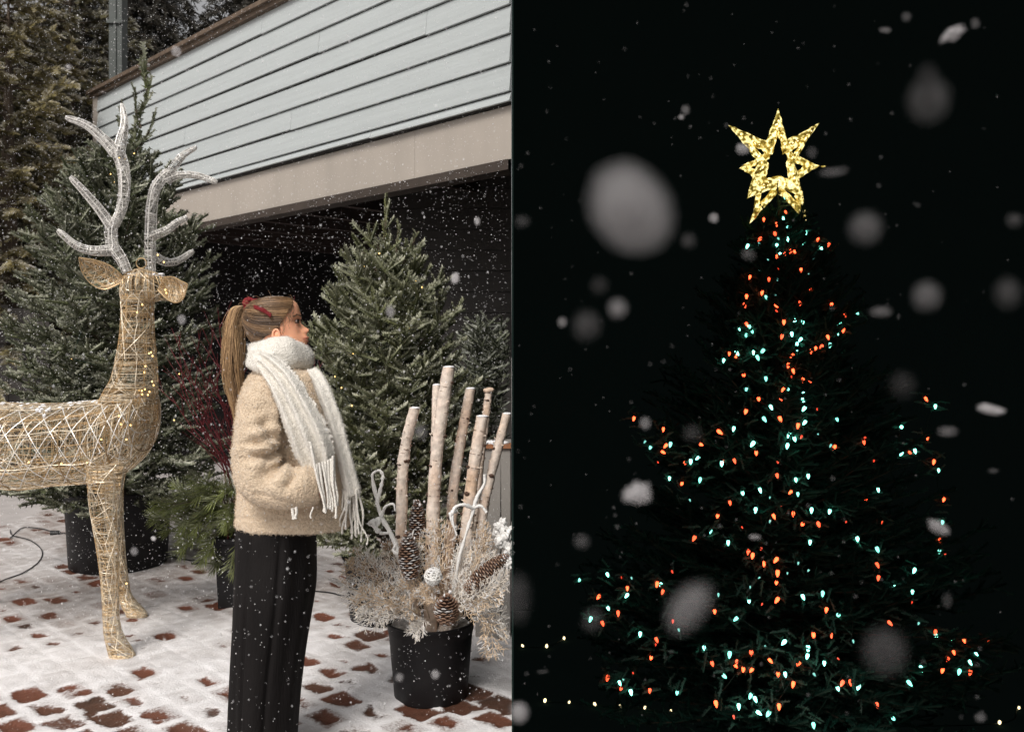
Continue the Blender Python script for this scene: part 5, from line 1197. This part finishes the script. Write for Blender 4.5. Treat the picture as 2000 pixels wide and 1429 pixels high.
# one teardrop bulb with a socket, shared by every copy
def bulb_mesh(mname, L=.043, r=.0106):
    g = Geo(); lathe(g, [(.0005, -L * .5), (r * .45, -L * .36), (r * .85, -L * .1), (r, L * .14), (r * .82, L * .33), (r * .5, L * .42)], (0, 0, 0), 12, m=0)
    lathe(g, [(r * .52, L * .40), (r * .55, L * .44), (r * .5, L * .70), (.0005, L * .71)], (0, 0, 0), 8, m=1)
    o = g.build('bulb', [M[mname], M['gcable']], None, smooth=True); return o
protos = {a_ + b_: bulb_mesh(c_ + b_) for a_, c_ in (('t', 'teal'), ('r', 'red')) for b_ in ('', '_mid', '_dim')}
meshes = {k: o.data for k, o in protos.items()}
for o in protos.values(): bpy.data.objects.remove(o)
def depth_at(px, py):
    Rr = np.interp(py, npx, nwx); dx = min(abs(px - 1520), Rr * .98); return ND - math.sqrt(max(Rr**2 - dx**2, 0)) / FPX * ND * rng.uniform(.8, 1.02) - .02
TW = []
def light_string(bulbs, label, d_fn, group='light strings on the night fir'):
    pts = [(P(x, y, d_fn(x, y)), c, s) for x, y, c, s in bulbs]
    ctr = np.mean([p for p, _, _ in pts], 0); t_ = thing('light_string', tuple(ctr), label, 'string lights', group)
    for p, c, s in pts:
        o = bpy.data.objects.new('bulb', meshes[c + ('_dim' if s < .55 else rng.choice(['', '', '_mid']))]); COL.objects.link(o); o.parent = t_; o.location = tuple(p - ctr)
        sc_ = (.60 + .36 * s if s > .55 else .45 + .3 * s) * rng.uniform(.86, 1.08)
        o.scale = (sc_,) * 3; o.rotation_euler = (rng.normal() * .35, rng.normal() * .45, rng.uniform(0, 6.28))
        if s < .5: o.scale = (.42, .42, .42)
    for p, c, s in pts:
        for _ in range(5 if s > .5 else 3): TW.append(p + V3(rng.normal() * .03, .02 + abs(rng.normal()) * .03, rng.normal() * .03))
    # cable: wanders between nearby bulbs
    rem = [p for p, _, _ in pts]; rem.sort(key=lambda q: -q[2]); order = [rem.pop(0)]
    while rem:
        q = order[-1]; j = min(range(len(rem)), key=lambda k: np.linalg.norm((rem[k] - q) * V3(1, .6, 1.6))); order.append(rem.pop(j))
    g = Geo()
    for a_, b_ in zip(order[:-1], order[1:]):
        dd = np.linalg.norm(a_ - b_)
        m = (a_ + b_) / 2 + V3(0, .05, -.04 * dd); tube(g, spline([a_ + V3(0, .01, .03), m, b_ + V3(0, .01, .03)], 8), .0026, 4, (1, 1, 1), cap=False)
    g.build('cable', M['gcable'], t_); return t_
light_string(upper, 'red and teal bulbs crowding the narrow top of the night fir just below the star', depth_at)
light_string(mid, 'red and teal bulbs down the middle of the night fir', depth_at)
light_string(left, 'red and teal bulbs on the left shoulder branch of the night fir', depth_at)
light_string(lowl, 'red and teal bulbs at the bottom left of the night fir', depth_at)
light_string(lowm, 'red and teal bulbs at the bottom centre of the night fir, one red row vertical', depth_at)
light_string(right, 'red and teal bulbs on the right shoulder branch of the night fir', depth_at)
light_string(lowr, 'red and teal bulbs at the bottom right of the night fir', depth_at)
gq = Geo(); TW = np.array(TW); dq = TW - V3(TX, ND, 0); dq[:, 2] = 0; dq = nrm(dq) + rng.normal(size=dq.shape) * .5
shoots(gq, TW - nrm(dq) * .05, dq, rng.uniform(.06, .12, len(TW)), 'fir', 26, (.035, .12, .085), .25, frostcol=(.3, .34, .32))  # shoots added round the bulbs, bulb glow painted in as brighter green
gq.build('glow_painted_tips', M['foliage'], NT)
# small warm lights laid over the dark ground
g = Geo(); blob(g, (0, 0, 0), (.012, .012, .019), 2); wm = g.build('bulb', M['dwarm'], None, smooth=True); wmesh = wm.data; bpy.data.objects.remove(wm)
def ground_string(bl, label):
    pts = [(P(x, y, min(9.1, FPX * (CZ - ZG - .03) / (y - HY))), s) for x, y, c, s in bl]; ctr = pts[0][0]; t_ = thing('light_string', tuple(ctr), label, 'string lights', 'warm light strings on the dark ground')
    for p, s in pts:
        o = bpy.data.objects.new('bulb', wmesh); COL.objects.link(o); o.parent = t_; o.location = tuple(p - ctr); o.scale = (.5 + .6 * s,) * 3; o.rotation_euler = (.3, rng.normal() * .3, 0)
    g = Geo(); q = np.array([p for p, _ in pts]); q = q[np.argsort(q[:, 0])]; tube(g, spline(q + V3(0, .01, -.012), 8 * len(q)), .004, 4, (1, 1, 1), cap=False); g.build('cable', M['gcable'], t_)
wl = parse(W_D, 1000, 1060, 369 / 1433)
ground_string(wl[:3], 'three warm white bulbs on the dark ground at the far left of the night scene')
ground_string(wl[3:] + parse(W_E, 1340, 1040, 390 / 1433), 'row of warm white bulbs along the bottom left edge of the night scene')
ground_string(parse(W_G, 1640, 1060, 360 / 1429), 'few warm white bulbs at the bottom right corner of the night scene')
# star
SD = 5.93
star = thing('star_topper', tuple(P(1520, 400, SD)), 'large glowing gold double star with hollow middle on top of the night fir', 'tree star')
def band(g, outer, inner, d, th, hole_back=0):
    n = len(outer); O_ = np.array([P(x, y, d) for x, y in outer]); I_ = np.array([P(x, y, d) for x, y in inner])
    def fine(A_, m=6): 
        out = []
        for i in range(n):
            for k in range(m): out.append(A_[i] + (A_[(i + 1) % n] - A_[i]) * k / m)
        return np.array(out)
    O_, I_ = fine(O_), fine(I_); Mi = (O_ + I_) / 2
    j = lambda: rng.normal(size=O_.shape) * .0035
    rings_ = np.stack([O_ + j(), (O_ * .6 + Mi * .4) + V3(0, -th * .7, 0) + j(), Mi + V3(0, -th, 0) + j(), (I_ * .6 + Mi * .4) + V3(0, -th * .6, 0) + j(), I_ + j(), Mi + V3(0, th, 0)], 0)
    g.add(rings_.reshape(-1, 3), ringfaces(6, len(O_), True, True))
outer = [(1519.6, 211), (1537, 274), (1598, 240), (1552, 314), (1567, 386), (1518.6, 365), (1458, 388), (1479, 314), (1422, 244), (1498, 276)]
inner = [(1520, 262), (1529, 303), (1562, 284), (1535, 319), (1541, 349), (1518, 343), (1496, 349), (1502, 319), (1468, 284), (1508, 303)]
g = Geo(); band(g, outer, inner, SD - .05, .03); g.build('front_star', M['star'], star)
outer2 = [(1520, 232), (1548, 300), (1600, 324), (1561, 348), (1575, 432), (1519, 376), (1465, 437), (1482, 350), (1445, 328), (1492, 300)]
inner2 = [(1520, 262), (1538, 312), (1572, 324), (1548, 340), (1556, 392), (1519, 360), (1482, 398), (1496, 340), (1466, 328), (1502, 312)]
g = Geo(); band(g, outer2, inner2, SD + .05, .026)
blob(g, P(1608, 325, SD + .05), (.018, .01, .006), 2); g.build('back_star', M['star'], star)
g = Geo(); O1, I1 = np.array(outer, float), np.array(inner, float)
for i in range(70):
    j = rng.integers(10); f = rng.random(); m = rng.uniform(.3, .7); q = (O1[j] * (1 - f) + O1[(j + 1) % 10] * f) * m + (I1[j] * (1 - f) + I1[(j + 1) % 10] * f) * (1 - m); blob(g, P(q[0], q[1], SD - .082), rng.uniform(.003, .006), 1)
g.build('lamps', M['dwarm'], star)
g = Geo()
for i in range(0, 10, 2): blob(g, P(outer[i][0], outer[i][1], SD - .05), .006, 1)
tube(g, [P(1520, 352, SD - .085), P(1517, 372, SD - .08), P(1524, 380, SD)], .004, 5); tube(g, [P(1519, 360, SD), P(1520, 470, ND)], .006, 5); g.build('frame', M['dwarm'] if 0 else M['gcable'], star)

# ================================================================== SNOWFLAKES
FL = [ # px, py, rx, ry, rot deg, opacity, dist, lump, label
 (1232, 404, 86, 104, -38, .26, .42, .12, 'biggest pale grey snowflake blur, left of the gold star'),
 (1814, 195, 44, 50, 5, .07, .48, .10, 'dim round snowflake blur at upper right'),
 (1812, 150, 20, 24, 0, .035, .47, .1, 'faint bump of snow over the dim round blur at upper right'),
 (1860, 67, 27, 11, -30, .55, .75, .9, 'bright ragged snowflake in the top right corner area'),
 (1690, 445, 34, 34, 0, .11, .50, .08, 'grey round snowflake right of the tree top'),
 (1810, 578, 29, 30, 0, .13, .52, .08, 'grey round snowflake at right, level with the fir’s red lights'),
 (1968, 572, 26, 32, 0, .06, .50, .08, 'dim brownish snowflake at the right edge'),
 (1762, 752, 26, 28, 0, .03, .50, .08, 'very dim snowflake right of the middle of the night fir'),
 (1728, 1270, 48, 52, 0, .055, .46, .08, 'large dim grey snowflake near the bottom right'),
 (1345, 1185, 38, 62, 38, .17, .44, .25, 'long pale snowflake blur crossing the lower left of the night fir'),
 (1246, 962, 32, 22, -10, .55, .60, .35, 'bright white snowflake left of the night fir'),
 (1206, 602, 20, 20, 0, .22, .62, .1, 'small round snowflake left of the fir, the brighter of two'),
 (1146, 636, 30, 32, 0, .06, .52, .08, 'dim violet-grey snowflake beside the brighter round one'),
 (1098, 629, 10, 11, 0, .16, .8, .1, 'small snowflake touching the dim violet-grey one'),
 (1171, 558, 18, 18, 0, .035, .6, .1, 'faint brown snowflake above the pair at left'),
 (1014, 1390, 20, 22, 0, .38, .58, .15, 'bright snowflake at the bottom left corner of the night scene'),
 (1010, 1168, 26, 54, 0, .05, .46, .1, 'dim tall snowflake blur at the left edge of the night scene'),
 (1158, 1210, 20, 26, 25, .05, .60, .3, 'dim drop-shaped snowflake around a teal bulb at lower left'),
 (1136, 1057, 15, 13, 0, .10, .7, .1, 'small dim snowflake at left below the bright white one'),
 (1260, 826, 12, 14, 0, .14, .8, .1, 'small grey snowflake between two red bulbs at left'),
 (1352, 846, 18, 17, 0, .045, .65, .1, 'dim round snowflake above the left shoulder bulbs'),
 (1935, 799, 30, 9, 8, .62, .75, .5, 'thin bright white snowflake at right'),
 (1851, 842, 20, 7, 0, .20, .80, .2, 'thin grey snowflake left below the thin bright one'),
 (1834, 1029, 27, 13, 30, .38, .75, .25, 'tilted pale snowflake over a teal bulb at right'),
 (1720, 609, 22, 9, -3, .16, .8, .3, 'flat grey snowflake right of the teal bulb tip'),
 (1628, 336, 28, 6, -8, .16, .8, .4, 'thin grey snowflake beside the star’s right point'),
 (1450, 291, 15, 12, 10, .38, 1.0, .2, 'pale snowflake behind the star’s left arm'),
 (1586, 297, 11, 12, 0, .05, .8, .2, 'faint snowflake beside the star’s right arm'),
 (1462, 497, 14, 11, 20, .10, .9, .3, 'grey snowflake at the left of the fir top bulbs'),
 (1394, 426, 10, 10, 0, .26, .9, .2, 'small round snowflake left below the star'),
 (1339, 215, 9, 10, 0, .12, .9, .2, 'small grey snowflake upper left of the star'),
 (1331, 229, 6, 4, 0, .40, 1.0, .3, 'tiny bright snowflake just under the small grey one'),
 (1345, 470, 16, 14, 0, .06, .7, .3, 'dim snowflake touching the biggest blur’s lower right'),
 (1729, 59, 13, 5, 0, .14, .9, .2, 'thin snowflake near the top right'),
 (1770, 33, 9, 9, 0, .08, .8, .2, 'small dim snowflake near the top edge'),
 (1905, 46, 9, 10, 0, .08, .8, .2, 'small dim snowflake right of the ragged bright one'),
 (1981, 430, 17, 15, 0, .06, .8, .2, 'dim snowflake at the right edge, level with the star’s foot'),
 (1020, 433, 15, 12, 0, .06, .8, .2, 'dim snowflake near the left edge of the night scene'),
 (1474, 1048, 13, 5, 0, .22, .9, .3, 'thin grey snowflake over the lower fir bulbs'),
 (1915, 1400, 12, 9, 0, .09, .8, .2, 'small dim snowflake at the bottom right'),
 (1850, 1172, 11, 16, 0, .03, .8, .2, 'very dim tall snowflake at lower right'),
 (1940, 919, 11, 4, 0, .06, .9, .2, 'thin faint snowflake at the far right'),
 (1059, 1311, 12, 3, -8, .05, .9, .2, 'thin faint streak of snow at the lower left'),
 (889, 543, 9, 12, 10, .55, 1.2, .3, 'pale snowflake against the dark bay right of the middle fir'),
 (932, 432, 6, 9, 0, .45, 1.2, .2, 'small snowflake under the beam near the dark bay’s right side'),
 (821, 843, 14, 15, 0, .18, .9, .2, 'blurred snowflake over the gap beside the tallest birch log'),
 (850, 1316, 9, 10, 0, .30, 1.1, .2, 'blurred snowflake in front of the round pot'),
 (780, 1322, 9, 9, 0, .20, 1.1, .2, 'fainter blurred snowflake at the left of the round pot'),
 (355, 624, 9, 11, 0, .30, 1.2, .2, 'blurred snowflake over the tallest fir beside the deer’s chin'),
 (300, 1051, 5, 5, 0, .8, 1.6, .2, 'small bright snowflake in front of the large tub'),
 (262, 1076, 8, 9, 0, .25, 1.2, .2, 'dim snowflake in front of the large tub'),
 (762, 607, 10, 14, 0, .25, 1.1, .2, 'blurred snowflake over the middle fir’s upper half'),
 (344, 101, 10, 10, 0, .35, 1.3, .4, 'starry snowflake at the roof edge'),
 (134, 131, 6, 6, 0, .35, 1.3, .2, 'small snowflake over the brown cedar'),
]
for i, (x, y, rx, ry, ro, al, d, lump, lab) in enumerate(FL):
    lump = lump * (.6 if al < .3 else 1); d = d * (.66 if al < .3 and rx > 13 else 1); g = Geo(); c0 = P(x, y, d); k = d / FPX * .86; v, f = ico(3)
    s = np.array([mnoise.noise(Vector(q * 1.6 + i * 5.1)) + .4 * mnoise.noise(Vector(q * 4 + i)) for q in v]); v = v * (1 + lump * s[:, None])
    v = v * V3(rx * k, min(rx, ry) * k * .8, ry * k); v = v @ rotm((0, 1, 0), R(ro)).T
    sh = (1.06, .92, .78, .62, .44) if rx > 13 else (1.,)
    for q_ in sh: g.add(v * q_, f)
    o = g.build('snowflake', flake_mat(round(al * .62 / len(sh) * 1.65, 4) if len(sh) > 1 else round(al * .62, 3)), None, smooth=True); o.location = tuple(c0); tag(o, lab, 'snowflake', 'large snowflakes close to the eye')
# countless small flakes in the day air
rng = np.random.default_rng(99); g = Geo(); n = 36000
v, f = np.array([[1, 0, 0], [-1, 0, 0], [0, 1, 0], [0, -1, 0], [0, 0, 1], [0, 0, -1.0]]), np.array([[0, 2, 4], [2, 1, 4], [1, 3, 4], [3, 0, 4], [2, 0, 5], [1, 2, 5], [3, 1, 5], [0, 3, 5]])
dd = 1.2 + 6.0 * rng.random(n)**.62; px = rng.uniform(-40, 998, n); py = rng.uniform(-30, 1440, n)
c = np.stack([(px - 1000) / FPX * dd, dd, CZ + (HY - py) / FPX * dd], -1)
okk = (c[:, 2] > .03) & (c[:, 0] < -.02) & ~((np.abs(c[:, 1] - 3.2) < .3) & (px > 430) & (px < 720)) & ~((dd < 3.3) & (px > 548) & (px < 612) & (py > 575) & (py < 690)) & (((c - A0) @ NX) > .1); c = c[okk]; n = len(c)
r_ = rng.uniform(.0005, .0015, (n, 1, 1)) * rng.choice([1, 1, 1, 1, 1, 1.6], size=(n, 1, 1)); r_ = r_ * np.where((c[:, 1] < 3.3)[:, None, None], .72, 1); W_ = v[None] * r_ * V3(1, 1, 1.4) + c[:, None]
g.add(W_.reshape(-1, 3), (f[None] + (np.arange(n) * 6)[:, None, None]).reshape(-1, 3)); o = g.build('falling_snow', M['flake'], None); tag(o, kind='stuff')
# a few small ones in the night air
g = Geo(); n = 260; dd = rng.uniform(.9, 1.9, n); px = rng.uniform(1010, 1995, n); py = rng.uniform(5, 1400, n); c = np.stack([(px - 1000) / FPX * dd, dd, CZ + (HY - py) / FPX * dd], -1)
r_ = rng.uniform(.0008, .0022, (n, 1, 1)); W_ = v[None] * r_ + c[:, None]; g.add(W_.reshape(-1, 3), (f[None] + (np.arange(n) * 6)[:, None, None]).reshape(-1, 3)); o = g.build('falling_snow', flake_mat(.06), None); tag(o, kind='stuff')
# warm little lights on the two firs
def fairy(spots, d_fn, label, lab2='green wired string'):
    ctr = P(*spots[0], d_fn(*spots[0])); t_ = thing('light_string', tuple(ctr), label, 'string lights'); pts = []
    for x, y in spots:
        p = P(x, y, d_fn(x, y)); pts.append(p); o = bpy.data.objects.new('bulb', gbm); COL.objects.link(o); o.parent = t_; o.location = tuple(p - ctr)
    q = np.array(sorted(pts, key=lambda q: -q[2])); g = Geo()
    for a_, b_ in zip(q[:-1], q[1:]):
        tube(g, spline([a_, (a_ + b_) / 2 + V3(0, .08, -.04), b_], 8), .0022, 4, (1, 1, 1), cap=False)
    g.build('cable', M['gcable'], t_)
gbm = bm0.data
fairy([(711, 521), (719, 546), (770, 586), (824, 561), (812, 548), (654, 735), (667, 757), (687, 792), (741, 495), (800, 640), (690, 690)],
      lambda x, y: 4.85 - math.sqrt(max(.02, (np.interp(y, [480, 700, 900], [36, 132, 152]) / FPX * 4.85)**2 - ((x - 755) / FPX * 4.85)**2)) - .02, 'string of tiny warm lights and green wire on the middle fir')
fairy([(233, 308), (216, 340), (262, 300), (244, 310), (224, 356), (140, 700), (350, 730), (340, 820)],
      lambda x, y: 6.05 - math.sqrt(max(.04, (np.interp(y, [300, 700, 900], [34, 185, 200]) / FPX * 6.05)**2 - ((x - 232) / FPX * 6.05)**2)) - .02, 'string of tiny warm lights on the tallest fir behind the deer')
